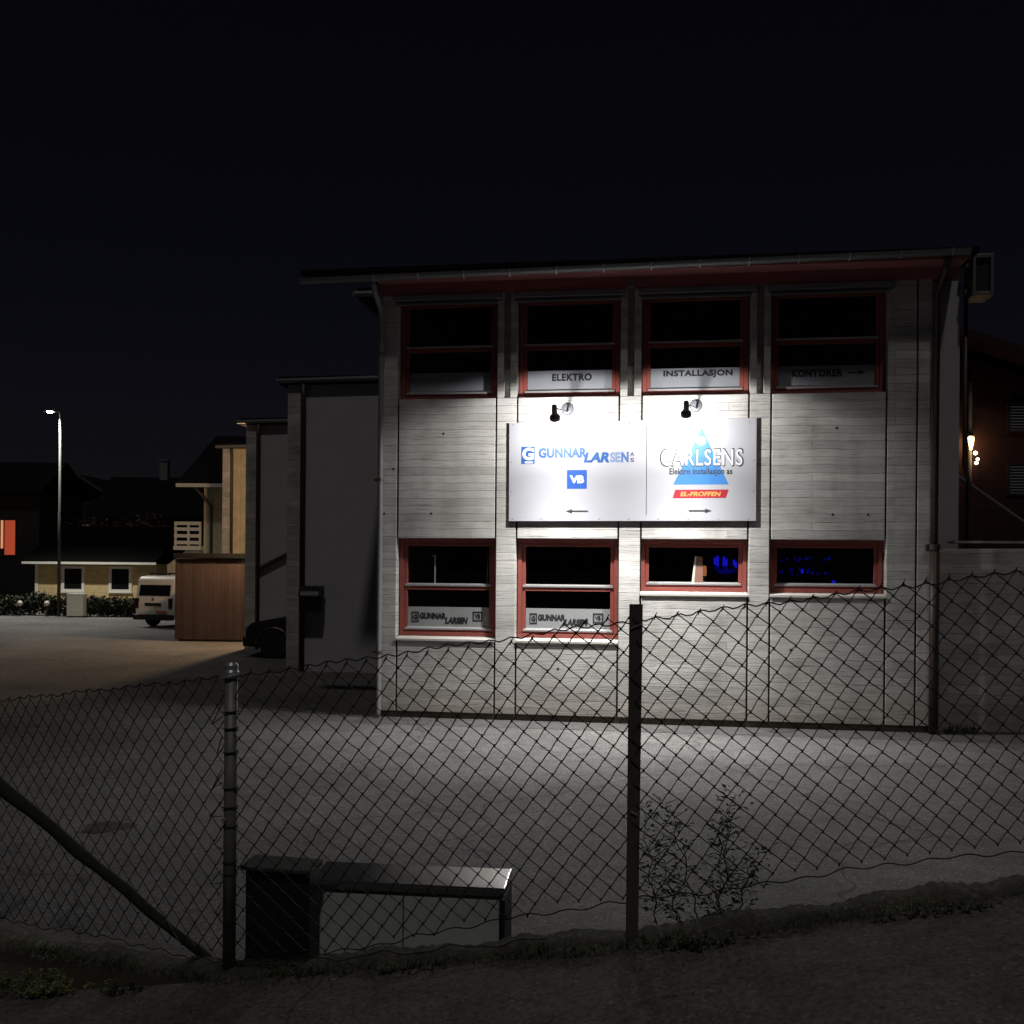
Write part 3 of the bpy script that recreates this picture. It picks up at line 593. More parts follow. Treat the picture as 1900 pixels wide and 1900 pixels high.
# things behind the lower windows
def inB(x, y, z): return (x, y, z)
t = thing('leaning_board', 'pale edged brown board leaning inside the third lower window', 'board', PL, -TH)
mk('board_face', MB().prism_y([(4.30, 1.86), (4.42, 1.86), (4.41, 2.24), (4.33, 2.25)], .185, .20), M['cardboard'], t)
mk('board_edge', MB().prism_y([(4.265, 1.86), (4.30, 1.86), (4.33, 2.25), (4.31, 2.25)], .18, .21), M['white_trim'], t)
t = thing('table_lamp', 'small orange lit lamp beside the leaning board in the window', 'lamp', PL, -TH)
mk('lamp_shade', MB().lathe([(.0, 0), (.025, .0), (.03, .06), (.026, .13), (0, .14)], (4.44, .26, 1.985), (0, 0, 1), 16), emit('orange_lamp', (1, .35, .12), .55), t)
mk('lamp_base', MB().lathe([(.03, 0), (.012, .02), (.012, .125), (0, .125)], (4.44, .26, 1.86), (0, 0, 1), 12), M['black'], t)
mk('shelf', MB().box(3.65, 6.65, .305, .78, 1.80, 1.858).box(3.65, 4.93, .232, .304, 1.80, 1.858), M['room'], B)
t = thing('blue_reflection_strips', 'blue pane reflections built as glowing strips inside the third lower window', 'sign', PL, -TH)  # blue reflections in the pane, added as glowing strips behind it
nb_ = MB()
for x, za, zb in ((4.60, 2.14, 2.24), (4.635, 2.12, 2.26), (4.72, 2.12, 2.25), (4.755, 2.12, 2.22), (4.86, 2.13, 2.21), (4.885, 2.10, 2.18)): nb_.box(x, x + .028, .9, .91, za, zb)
mk('glow_strip', nb_, M['blue_reflection'], t)
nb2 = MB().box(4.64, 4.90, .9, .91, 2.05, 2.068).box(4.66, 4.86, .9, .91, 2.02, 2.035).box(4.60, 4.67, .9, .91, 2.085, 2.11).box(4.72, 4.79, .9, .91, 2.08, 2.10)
mk('glow_underline', nb2, M['blue_dim'], t)
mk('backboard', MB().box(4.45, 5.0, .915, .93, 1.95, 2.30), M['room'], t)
t = thing('blue_reflection_dots', 'blue pane reflections built as glowing dots inside the fourth lower window', 'display', PL, -TH)  # pane reflections again, here small glowing boxes added on a dark backing
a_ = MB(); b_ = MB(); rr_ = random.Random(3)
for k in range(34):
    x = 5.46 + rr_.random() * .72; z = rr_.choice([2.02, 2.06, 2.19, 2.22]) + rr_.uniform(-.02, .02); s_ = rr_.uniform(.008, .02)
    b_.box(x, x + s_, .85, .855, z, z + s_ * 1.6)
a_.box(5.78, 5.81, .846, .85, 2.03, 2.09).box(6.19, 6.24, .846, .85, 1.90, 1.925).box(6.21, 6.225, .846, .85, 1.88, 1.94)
mk('glow_dot', b_, M['blue_dim'], t); mk('glow_bright', a_, M['blue_reflection'], t)
mk('dark_backing', MB().box(5.40, 6.60, .86, .88, 1.86, 2.32), M['room'], t)

t = thing('lamp_post_reflection', 'reflected lamp post built as a thin grey T inside the first lower window', 'stand', PL, -TH)  # reflection of a lamp post, added as solid bars behind the pane
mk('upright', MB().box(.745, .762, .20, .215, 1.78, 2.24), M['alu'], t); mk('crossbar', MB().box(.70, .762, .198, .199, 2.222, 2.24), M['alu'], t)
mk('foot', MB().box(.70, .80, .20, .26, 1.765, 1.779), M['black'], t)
t = thing('reflection_line', 'thin pale reflected cord hanging aslant at the right of the first lower window', 'strand', PL, -TH)  # reflected slanting line, added as a solid strand behind the pane
mk('strand', MB().tube([(1.50, .20, 2.26), (1.485, .20, 1.80)], .003, 5), M['alu'], t)

# ---- pavement strip at the foot of the wall
pv = MB(); c_, s_ = math.cos(TH), math.sin(TH)
def loc2(x, y): return (PL[0] + c_ * x + s_ * y, PL[1] - s_ * x + c_ * y)
pv.add([(*loc2(-.2, .02), .004), (*loc2(-.2, -.62), .004), (*loc2(14, -.62), .004), (*loc2(14, .3), .004)], [(0, 1, 2, 3)])
structure('pavement', pv, M['paving'])

# ------------------------------------------------------------------ row of stepped buildings behind on the left
def row_unit(corner, width, height, label, depth=9.0, mat=None):
    t = thing('row_building', label, 'building', (*corner, 0), -TH, 'stepped row of buildings at the left')
    mat = mat or M['render_grey']
    mk('corner_pillar', MB().box(0, .26, 0, .3, 0, height), M['concrete_plain'], t, .006)
    mk('wall', MB().box(.265, width, .05, .3, 0, height).box(0, .25, .305, depth, 0, height).box(0, width, depth, depth + .2, 0, height), mat, t)
    mk('roof', MB().box(-.18, width, -.02, depth + .3, height + .005, height + .16), M['roof'], t)
    mk('gutter', MB().tube([(-.2, -.08, height + .06), (width, -.08, height + .12)], .05, 8), M['gutter'], t)
    mk('downpipe', MB().tube([(.34, -.08, height), (.34, -.05, height - .3), (.34, -.05, .05)], .05, 8), M['brown_pipe'], t, smooth=True)
    return t
U2 = row_unit((-4.428, 20.106), 4.6, 5.62, 'dim grey building end wall with dark downpipe just left of the lit facade', 2.0)
U3 = row_unit((-6.57, 25.2), 6.0, 5.52, 'darkest narrow building end behind the mailbox wall, with a sloping beam', 5.6)
mk('canopy_beam', MB().tube([(.32, -.03, 1.95), (1.25, -.03, 2.42)], .05, 6), M['brown_pipe'], U3)
U4 = row_unit((-9.354, 33.0), 6.0, 5.8, 'farthest pale building end rising behind the brown shed', 6.0, M['cream'])
t = thing('mailbox', 'dark wall mailbox with pale name plate on the dim grey wall', 'mailbox', (-4.09, 19.98, 0), -TH)
mk('box_body', MB().prism_x([(-.19, 1.18), (-.02, 1.18), (-.02, 1.64), (-.12, 1.64), (-.19, 1.5)], .0, .46), M['mailbox'], t, .01)
mk('name_plate', MB().box(.03, .40, -.203, -.192, 1.50, 1.575), M['mail_plate'], t)
mk('lid', MB().prism_x([(-.215, 1.47), (-.20, 1.47), (-.125, 1.655), (-.02, 1.665), (-.02, 1.68), (-.13, 1.672)], -.012, .472), M['mailbox'], t)

# warm lamp on the front of the farthest unit (hidden behind the corner, lights shed side, road and yellow gable)
t = thing('wall_lamp', 'warm wall lamp on the hidden side wall between the shed and the car', 'lamp', (-6.36, 26.4, 0), R(90) - TH)
mk('bracket', MB().box(-.05, .05, .0, .06, 4.13, 4.20), M['black'], t)
mk('lamp_glass', MB().lathe([(.0, 0), (.05, .02), (.06, .2), (0, .22)], (0, .06, 3.90), (0, 0, 1), 14), M['warm'], t)
ld = bpy.data.lights.new('porch_light', 'POINT'); lo = bpy.data.objects.new('porch_light', ld); C.objects.link(lo); lo.parent = t
lo.location = (0, .17, 3.9); ld.energy = WARM_W; ld.color = (1.0, .66, .36); ld.shadow_soft_size = .08

# ------------------------------------------------------------------ brown shed, yellow houses, van, car
t = thing('garden_shed', 'brown vertical boarded shed with a flat mossy roof behind the white van', 'shed', (-9.02, 27.5, 0), -R(3))
mk('wall', MB().box(0, 1.80, 0, 3.2, .05, 2.22), M['brown_boards'], t, .01)
mk('roof', MB().box(-.06, 1.86, -.08, 3.3, 2.23, 2.37), M['roof'], t, .01)
mk('base_frame', MB().box(.06, 1.74, .05, 3.1, 0, .045), M['plinth'], t)
mk('corner_board', MB().box(-.015, .07, -.018, -.002, .05, 2.22), M['brown_pipe'], t)

t = thing('apartment_house', 'cream house wall with dark downpipe and a white balcony above the brown shed', 'house', (-11.15, 37.0, 0), 0)
mk('wall', MB().box(0, 4, 0, .3, 0, 4.84).box(0, .3, .305, 8, 0, 4.84), M['cream'], t)
mk('roof', MB().prism_x([(-.7, 4.86), (-.7, 4.98), (4, 7.2), (8.7, 4.98), (8.7, 4.86), (4, 7.05)], -.75, 4), M['roof'], t)
mk('verge_board', MB().box(-.78, 4.0, -.74, -.71, 4.80, 4.93), M['white_trim'], t)
mk('downpipe', MB().tube([(-.15, -.66, 4.8), (.1, -.4, 4.5), (.28, -.09, 4.15), (.3, -.07, 0.1)], .055, 8), M['brown_pipe'], t, smooth=True)
mk('gable_lean_to', MB().prism_y([(-1.65, 0), (0.0, 0), (0.0, 2.57), (-.95, 2.57), (-1.65, 2.02)], 1.0, 1.2), M['cream'], t)
bl = mk('balcony', MB().box(-.98, .0, -.35, 1.0, 2.58, 2.72), M['white_trim'], t)
rl = MB()
for z in (2.78, 3.02, 3.26, 3.47): rl.box(-.96, -.01, -.33, -.30, z, z + .12)
for x in (-.96, -.50, -.08): rl.box(x, x + .08, -.298, -.27, 2.73, 3.58)
mk('railing', rl, M['white_trim'], bl)

t = thing('yellow_house', 'low yellow boarded house with two white trimmed windows behind the hedge', 'house', (-20.45, 44.0, 0), 0)
mk('wall', MB().box(0, 5.2, 0, .3, -.1, 2.05).box(0, .3, .305, 6, -.1, 2.05).box(4.9, 5.2, .305, 6, -.1, 2.05), M['yellow'], t)
mk('roof', MB().prism_x([(-.55, 2.06), (-.55, 2.16), (3, 3.75), (6.5, 2.16), (6.5, 2.06), (3, 3.6)], -.33, 5.35), simple('black_tiles', (.006, .006, .006), 1, 0, .2, 5, .3, 0.0), t)
mk('eave_board', MB().box(-.34, 5.36, -.60, -.555, 2.02, 2.12), M['white_trim'], t)
mk('corner_board', MB().box(-.03, .10, -.03, -.002, -.1, 2.04), M['white_trim'], t)
for x in (1.23, 3.26):
    f = mk('window', MB().box(x - .12, x + .87, -.05, -.002, 1.83, 1.95).box(x - .12, x + .87, -.05, -.002, .82, .95).box(x - .12, x, -.05, -.002, .95, 1.83).box(x + .75, x + .87, -.05, -.002, .95, 1.83), M['white_trim'], t)
    mk('pane', MB().box(x, x + .75, -.022, -.006, .95, 1.83), M['black_glass'], f)
    mk('sill', MB().box(x - .14, x + .89, -.09, -.052, .79, .85), M['white_trim'], f)

t = thing('parked_van', 'white panel van seen from behind beside the brown shed, roof bars on top', 'van', (-12.35, 33.6, 0), -R(20))
W_, H_ = 1.50, 1.68
prof = [(0, .32), (-.03, .75), (.02, 1.0), (.10, 1.55), (.22, H_ - .03), (.5, H_), (2.6, H_ - .02), (3.2, 1.15), (3.9, 1.0), (4.05, .7), (4.05, .32)]
mk('body', MB().prism_x(prof, 0, W_), M['van_white'], t, .06)
mk('rear_window', MB().prism_x([(.0, 1.03), (.02, 1.03), (.125, 1.52), (.105, 1.52)], .14, W_ - .14), M['black_glass'], t, .004)
mk('number_plate_recess', MB().box(.42, 1.05, -.05, -.032, .70, .80), M['black'], t)
mk('badge', MB().lathe([(.045, 0), (.045, .02)], (.72, -.038, .92), (0, 1, 0), 14), M['rim'], t)
mk('sticker', MB().box(.85, 1.28, -.035, -.018, .47, .54), M['sticker'], t)
mk('bumper', MB().box(-.02, W_ + .02, -.10, .05, .24, .42), M['black'], t, .03)
for x in (.02, W_ - .16): mk('tail_light', MB().box(x, x + .14, -.045, .02, .62, .95), M['tail_red'], t, .01)
for x, y in ((.02, .75), (.02, 3.1), (W_ - .20, .75), (W_ - .20, 3.1)):
    wh = mk('wheel', MB().lathe([(.18, 0), (.3, .0), (.31, .03), (.31, .17), (.3, .2), (.18, .2)], (x - .01, y, .31), (1, 0, 0), 24), M['rubber'], t)
    mk('rim', MB().lathe([(.175, .02), (.175, .205)], (x - .01, y, .31), (1, 0, 0), 20), M['rim'], wh)
for y in (.6, 1.5, 2.4): mk('roof_bar', MB().box(.05, W_ - .05, y, y + .05, H_ + .05, H_ + .09).box(.12, .16, y, y + .05, H_ - .01, H_ + .05).box(W_ - .16, W_ - .12, y, y + .05, H_ - .01, H_ + .05), M['black'], t)
mk('side_window', MB().box(W_ - .004, W_ + .008, 1.9, 2.7, 1.05, 1.45), M['black_glass'], t)

t = thing('parked_car', 'dark car with its nose showing past the mailbox wall, one wheel visible', 'car', (-5.88, 24.45, 0), -R(91))
prof = [(0, .25), (-.02, .55), (.08, .78), (.9, .93), (1.5, 1.4), (2.9, 1.42), (3.4, 1.0), (3.6, .9), (3.62, .25)]
mk('body', MB().prism_x(prof, 0.05, 1.70), M['car_dark'], t, .07)
mk('wheel_arch', MB().tube([(1.70, .62 + .38 * math.cos(a), .30 + .38 * math.sin(a)) for a in [math.pi * k / 10 for k in range(11)]], .03, 6), M['car_arch_glint'], t)  # reddish reflection along the arch is put into its colour
for x in (.03, 1.55):
    for y in (.62, 2.8):
        wh = mk('wheel', MB().lathe([(.17, 0), (.3, .0), (.31, .03), (.31, .15), (.3, .18), (.17, .18)], (x - .01, y, .31), (1, 0, 0), 22), M['rubber'], t)
        mk('rim', MB().lathe([(.165, -.004), (.165, .17)], (x - .01, y, .31), (1, 0, 0), 18), M['rim'], wh)
mk('windscreen', MB().prism_x([(.93, .96), (.90, .965), (1.47, 1.40), (1.5, 1.39)], .2, 1.55), M['black_glass'], t)
for x in (.12, 1.36): mk('headlight', MB().box(x, x + .28, -.03, .03, .58, .70), M['rim'], t, .01)
mk('bumper', MB().box(.06, 1.69, -.07, .02, .26, .48), M['black'], t, .03)

# hedge, far cabinet, garden globes, bush
def cloud(mb, c, rad, n, size, rnd):
    for _ in range(n):
        while True:
            p = Vector((rnd.uniform(-1, 1), rnd.uniform(-1, 1), rnd.uniform(-1, 1)))
            if p.length <= 1: break
        dd = Vector((rnd.uniform(-1, 1), rnd.uniform(-1, 1), rnd.uniform(-.6, 1)))
        mb.leaf((c[0] + p.x * rad[0], c[1] + p.y * rad[1], max(.02, c[2] + p.z * rad[2])), dd, (rnd.uniform(-1, 1), rnd.uniform(-1, 1), 1), size * rnd.uniform(.6, 1.3), size * .6)
rn = random.Random(11)
t = thing('hedge', 'low dark clipped hedge in front of the yellow house, left of the van', 'hedge', (-15.6, 39.6, 0))
hb = MB()
for k in range(12): cloud(hb, (-1.5 + k * .27, rn.uniform(-.1, .1), .36 + rn.uniform(-.03, .05)), (.30, .32, .40), 420, .13, rn)
mk('foliage', hb, M['hedge'], t); [mk('trunk', MB().tube([(x, 0, .0), (x, 0, .4)], .03, 6), M['stem'], t) for x in (-1.4, 0, 1.3)]
t = thing('hedge', 'ragged dark hedge with pale globes, left of the street lamp foot', 'hedge', (-19.2, 40.2, 0))
hb = MB()
for k in range(14): cloud(hb, (-2.2 + k * .30, rn.uniform(-.15, .15), .38 + rn.uniform(-.08, .12)), (.32, .32, .42), 360, .14, rn)
mk('foliage', hb, M['hedge'], t); [mk('trunk', MB().tube([(x, 0, .0), (x, 0, .4)], .03, 6), M['stem'], t) for x in (-1.4, 1.3)]
for x, lb_ in ((-18.97, 'left pale garden globe light in front of the ragged hedge'), (-17.93, 'pale garden globe light nearest the street lamp foot')):
    t = thing('garden_light', lb_, 'garden light', (x, 39.5, 0), 0, 'garden globes by the far hedge')
    mk('globe', MB().lathe([(0, -.11), (.07, -.085), (.11, 0), (.07, .085), (0, .11)], (0, 0, .5), (0, 0, 1), 14), M['unlit_glass'], t, smooth=True)
    mk('stake', MB().tube([(0, 0, 0), (0, 0, .41)], .025, 8), M['black'], t)
t = thing('utility_cabinet', 'small pale grey utility cabinet beside the street lamp foot', 'cabinet', (-16.95, 39.0, 0))
mk('cabinet_body', MB().box(0, .62, 0, .35, .05, .86), M['cab_grey'], t, .01); mk('lid', MB().box(-.02, .64, -.02, .37, .862, .90), M['cab_grey'], t); mk('base', MB().box(.02, .60, .02, .33, 0, .048), M['plinth'], t)
t = thing('russet_bush', 'faint russet bush showing above the low yellow house roof', 'bush', (-20.3, 52, 0))
hb = MB()
for k in range(16): cloud(hb, (rn.uniform(-2.2, 2.6), rn.uniform(-.8, .8), 3.4 + rn.uniform(-1.3, 1.0)), (.75, .7, .6), 120, .22, rn)
mk('crown', hb, M['bush'], t)
tb = MB()
for k in range(5): tb.tube([(0, 0, 0), (rn.uniform(-.5, .5), 0, 1.6), (rn.uniform(-1.8, 2), rn.uniform(-.5, .5), 3.6)], [.09, .07, .03], 6)
mk('trunk', tb, M['stem'], t)

# far street lamp
t = thing('street_lamp', 'tall lit street lamp on a pale steel pole in front of the yellow house', 'street lamp', (-17.47, 39.5, 0))
mk('pole', MB().tube([(0, 0, 0), (0, 0, 4.0), (0, 0, 4.02), (0, 0, 7.85)], [.062, .056, .046, .04], 12), M['galv'], t, smooth=True)
mk('arm', MB().tube([(0, 0, 7.80), (-.04, -.02, 7.90), (-.16, -.04, 7.97)], .03, 8), M['galv'], t)
hd = mk('lamp_head', MB().prism_x([(-.16, 7.90), (.10, 7.90), (.08, 8.0), (-.12, 8.0)], -.62, -.14), M['galv'], t, .015)
mk('lamp_glass', MB().lathe([(.0, -.05), (.08, -.04), (.12, 0), (0, 0.001)], (-.38, -.04, 7.897), (0, 0, 1), 16), M['led'], hd)
ld = bpy.data.lights.new('street_light', 'SPOT'); lo = bpy.data.objects.new('street_light', ld); C.objects.link(lo); lo.parent = t
lo.location = (-.38, -.04, 7.80); lo.rotation_euler = (-R(14), 0, 0); ld.energy = STREET_LAMP_W; ld.spot_size = R(128); ld.spot_blend = .6; ld.color = (1.0, .97, .88); ld.shadow_soft_size = .08

# dark houses at the back
def dark_house(loc, wid, dep, eave, ridge, label, wallm, roofm):
    t = thing('dark_house', label, 'house', loc)
    mk('wall', MB().prism_y([(0, 0), (wid, 0), (wid, eave), (wid / 2, ridge - .15), (0, eave)], 0, dep), wallm, t)
    mk('roof', MB().prism_y([(-.4, eave - .35), (-.4, eave - .2), (wid / 2, ridge + .12), (wid + .4, eave - .2), (wid + .4, eave - .35), (wid / 2, ridge - .06)], -.4, dep + .4), roofm, t)
    return t
t = dark_house((-29.5, 62, 0), 6.6, 9, 5.2, 7.3, 'faint dark gabled house far behind the street lamp', M['house_dark'], M['roof'])
mk('verge_board', MB().prism_y([(-.42, 4.86), (-.42, 5.02), (3.3, 7.46), (7.02, 5.02), (7.02, 4.86), (3.3, 7.28)], -.46, -.41), simple('dim_verge', (.07, .065, .06)), t)
f = mk('window', MB().box(2.6, 4.0, -.04, -.002, 3.2, 4.4), M['white_trim'], t); mk('pane', MB().box(2.72, 3.88, -.055, -.042, 3.3, 4.3), M['black_glass'], f)
t = thing('dark_house', 'dark house behind with a pale chimney standing above its roof', 'house', (-23.5, 58, 0))
mk('wall', MB().box(0, 7, 0, 6, 0, 4.6), M['house_dark'], t)
rf = mk('roof', MB().prism_x([(-.5, 4.62), (-.5, 4.75), (3, 7.2), (6.5, 4.75), (6.5, 4.62), (3, 7.05)], -.4, 7.4), M['roof'], t)
mk('chimney', MB().box(2.55, 3.0, 2.75, 3.25, 6.9, 8.15).box(2.5, 3.05, 2.7, 3.3, 8.151, 8.24), M['chimney'], rf)
t = thing('dark_house', 'dark house at the far left edge with a red lit curtained window', 'house', (-30, 50, 0))
mk('wall', MB().box(0, 6.9, 0, 5, 0, 5.4), M['house_dark'], t)
mk('roof', MB().prism_x([(-.5, 5.42), (-.5, 5.55), (2.5, 7.2), (5.5, 5.55), (5.5, 5.42), (2.5, 7.05)], -.4, 7.2), M['roof'], t)
f = mk('window', MB().box(4.6, 5.80, -.05, -.002, 2.36, 2.43).box(4.6, 5.80, -.05, -.002, 4.13, 4.2).box(5.75, 5.80, -.05, -.002, 2.43, 4.13).box(4.6, 4.66, -.05, -.002, 2.43, 4.13), M['house_dark'], t)
cm = MB()
for k in range(16):
    x = 5.22 + k * .033; cm.add([(x, -.012 - .012 * (k % 2), 2.44), (x + .033, -.012 - .012 * ((k + 1) % 2), 2.44), (x + .033, -.012 - .012 * ((k + 1) % 2), 4.12), (x, -.012 - .012 * (k % 2), 4.12)], [(0, 1, 2, 3)])
mk('curtain', cm, M['red_curtain'], f); mk('curtain', MB().box(5.04, 5.15, -.03, -.01, 2.75, 4.12), M['pink_curtain'], f)

# ------------------------------------------------------------------ right-hand side
t = thing('concrete_wall', 'tall grey concrete yard wall at the right of the lit building', 'wall', PL, -TH)
mk('wall_face', MB().prism_y([(7.42, 0), (16, 0), (16, 2.44), (7.55, 2.37), (7.45, 2.34), (7.42, 2.28)], .16, .42), M['concrete_plain'], t, .02)
mk('coping', MB().box(7.6, 16, .13, .45, 2.44, 2.47), M['concrete_plain'], t)
wd = thing('weed_clump', 'small green weeds at the foot of the yard wall beside the brown pipe', 'weeds', (*loc2(7.62, .02), 0))
wb = MB(); r3 = random.Random(5)
for k in range(60):
    a = r3.uniform(0, 6.28); x = r3.uniform(-.16, .25); wb.leaf((x, r3.uniform(-.06, .06), .005), (math.cos(a) * .6, math.sin(a) * .6, r3.uniform(.5, 1.3)), (0, 0, 1), r3.uniform(.06, .17), .022)
mk('leaves', wb, M['leaf'], wd); mk('stem', MB().tube([(0, 0, 0), (.02, 0, .13)], .004, 5), M['stem'], wd)
t = thing('handrail', 'thin grey stair handrail slanting down above the yard wall', 'handrail', (0, 0, 0))
mk('rail', MB().tube([(6.05, 14.5, 3.62), (6.094, 14.5, 3.562), (7.6, 14.5, 2.53)], .028, 8), M['grey_pipe'], t)
for x, z in ((6.087, 3.56), (7.3, 2.73)): mk('rail_post', MB().tube([(x, 14.5, 0), (x, 14.5, z)], .022, 8), M['grey_pipe'], t)
t = thing('vent_unit', 'pale boxy air unit hanging beyond the right end of the gutter', 'air unit', PL, -TH)
mk('casing', MB().box(7.86, 7.90, .35, .75, 5.68, 6.22).box(8.08, 8.12, .35, .75, 5.68, 6.22).box(7.9005, 8.0795, .35, .75, 6.17, 6.22).box(7.9005, 8.0795, .35, .75, 5.68, 5.73), M['gutter'], t, .005)
mk('grille', MB().box(7.9005, 8.0795, .40, .42, 5.731, 6.169), M['black'], t)
for z in (5.75, 6.1): mk('bracket', MB().box(7.805, 7.855, .50, .62, z, z + .05), M['gutter'], t)

t = thing('red_house', 'dark red gabled house at the right edge behind the yard wall', 'house', (9.0, 22.0, 0))
mk('wall', MB().prism_y([(0, 0), (7, 0), (7, 4.9), (0.4, 6.75), (0, 6.75)], 0, 8), M['house_red'], t)
mk('roof', MB().prism_y([(-.3, 6.95), (-.3, 7.1), (.5, 7.1), (7.4, 4.95), (7.4, 4.75), (.5, 6.95)], -.7, 8.4), M['tile_red'], t)
mk('corner_post', MB().box(.42, .50, -.08, -.002, 0, 6.2), M['brown_pipe'], t)
mk('downpipe', MB().tube([(.78, -.08, 6.1), (.78, -.08, .1)], .04, 8), M['grey_pipe'], t)
for z0, z1 in ((5.05, 5.68), (3.7, 4.40)):
    f = mk('window', MB().box(1.60, 1.66, -.05, -.002, z0, z1).box(2.9, 2.96, -.05, -.002, z0, z1).box(1.66, 2.9, -.05, -.002, z1 - .05, z1).box(1.66, 2.9, -.05, -.002, z0, z0 + .05), M['house_dark'], t)
    mk('pane', MB().box(1.66, 2.9, -.02, -.006, z0 + .05, z1 - .05), M['blind_lit'], f)
    bl_ = MB(); zz = z0 + .06
    while zz < z1 - .07:
        bl_.box(1.665, 2.895, -.042, -.028, zz, zz + .048); zz += .062
    mk('blind', bl_, M['black'], f)
t = thing('lantern', 'glowing warm wall lantern on the dark house right of the lit building', 'lantern', (9.76, 21.82, 0))
mk('lamp_glass', MB().lathe([(0, 0), (.02, .02), (.055, .2), (.06, .28), (0, .30)], (0, 0, 4.64), (0, 0, 1), 16), M['warm'], t)
mk('lamp_cap', MB().lathe([(.075, 0), (.02, .07), (0, .07)], (0, 0, 4.945), (0, 0, 1), 16), M['black'], t)
mk('bracket', MB().box(-.015, .015, -.0, .18, 5.0, 5.03), M['black'], t)
ld = bpy.data.lights.new('lantern_light', 'POINT'); lo = bpy.data.objects.new('lantern_light', ld); C.objects.link(lo); lo.parent = t
lo.location = (0, -.16, 4.78); ld.energy = 6; ld.color = (1, .5, .2); ld.shadow_soft_size = .06
t = thing('warm_reflections', 'three small warm reflections built as bulbs on a cord just below the wall lantern', 'reflection', (9.74, 21.85, 0))  # window reflections, added as glowing bulbs on a strand
mk('strand', MB().tube([(.06, 0, 4.72), (.12, 0, 4.60), (.17, 0, 4.47), (.13, 0, 4.37)], .006, 5), M['black'], t)
for x, z, s_ in ((.115, 4.585, .045), (.165, 4.455, .035), (.135, 4.375, .04)):
    mk('bulb', MB().lathe([(0, -s_), (s_ * .8, -s_ * .5), (s_, 0), (s_ * .8, s_ * .5), (0, s_)], (x, -.03, z), (0, 0, 1), 12), M['warm2'], t)

# ------------------------------------------------------------------ utility cabinets behind the fence
t = thing('utility_cabinet', 'low wide grey steel cabinet with a shiny metal lid behind the fence', 'cabinet', (-.915, 4.75, 0), -R(6.5))
mk('cabinet_body', MB().box(.01, .875, -.004, .265, .05, .584), M['cab_grey'], t, .004)
mk('lid', MB().prism_x([(-.015, .598), (-.015, .630), (.0, .636), (.265, .646), (.29, .638), (.29, .60), (.275, .60), (.275, .61), (-.0, .61), (-.0, .598)], -.012, .90), M['cab_lid'], t, .004)
mk('corner_frame', MB().box(.877, .902, -.006, .268, .0, .583), M['cab_dark'], t)
mk('door_seam', MB().box(.43, .435, -.0065, -.0045, .08, .58), M['joint'], t)
mk('base', MB().box(.03, .86, .03, .25, 0, .048), M['plinth'], t)
t = thing('utility_cabinet', 'dark green cabinet with dull slanted lid standing next to the wide grey one', 'cabinet', (-1.185, 4.58, 0), -R(12))
mk('cabinet_body', MB().box(0, .305, .01, .115, .04, .735), M['cab_dark'], t, .004)
mk('lid', MB().prism_x([(-.02, .735), (-.02, .752), (.125, .766), (.125, .735)], -.012, .32), M['cab_lid_dark'], t, .003)
mk('base', MB().box(.02, .285, .02, .105, 0, .038), M['plinth'], t)

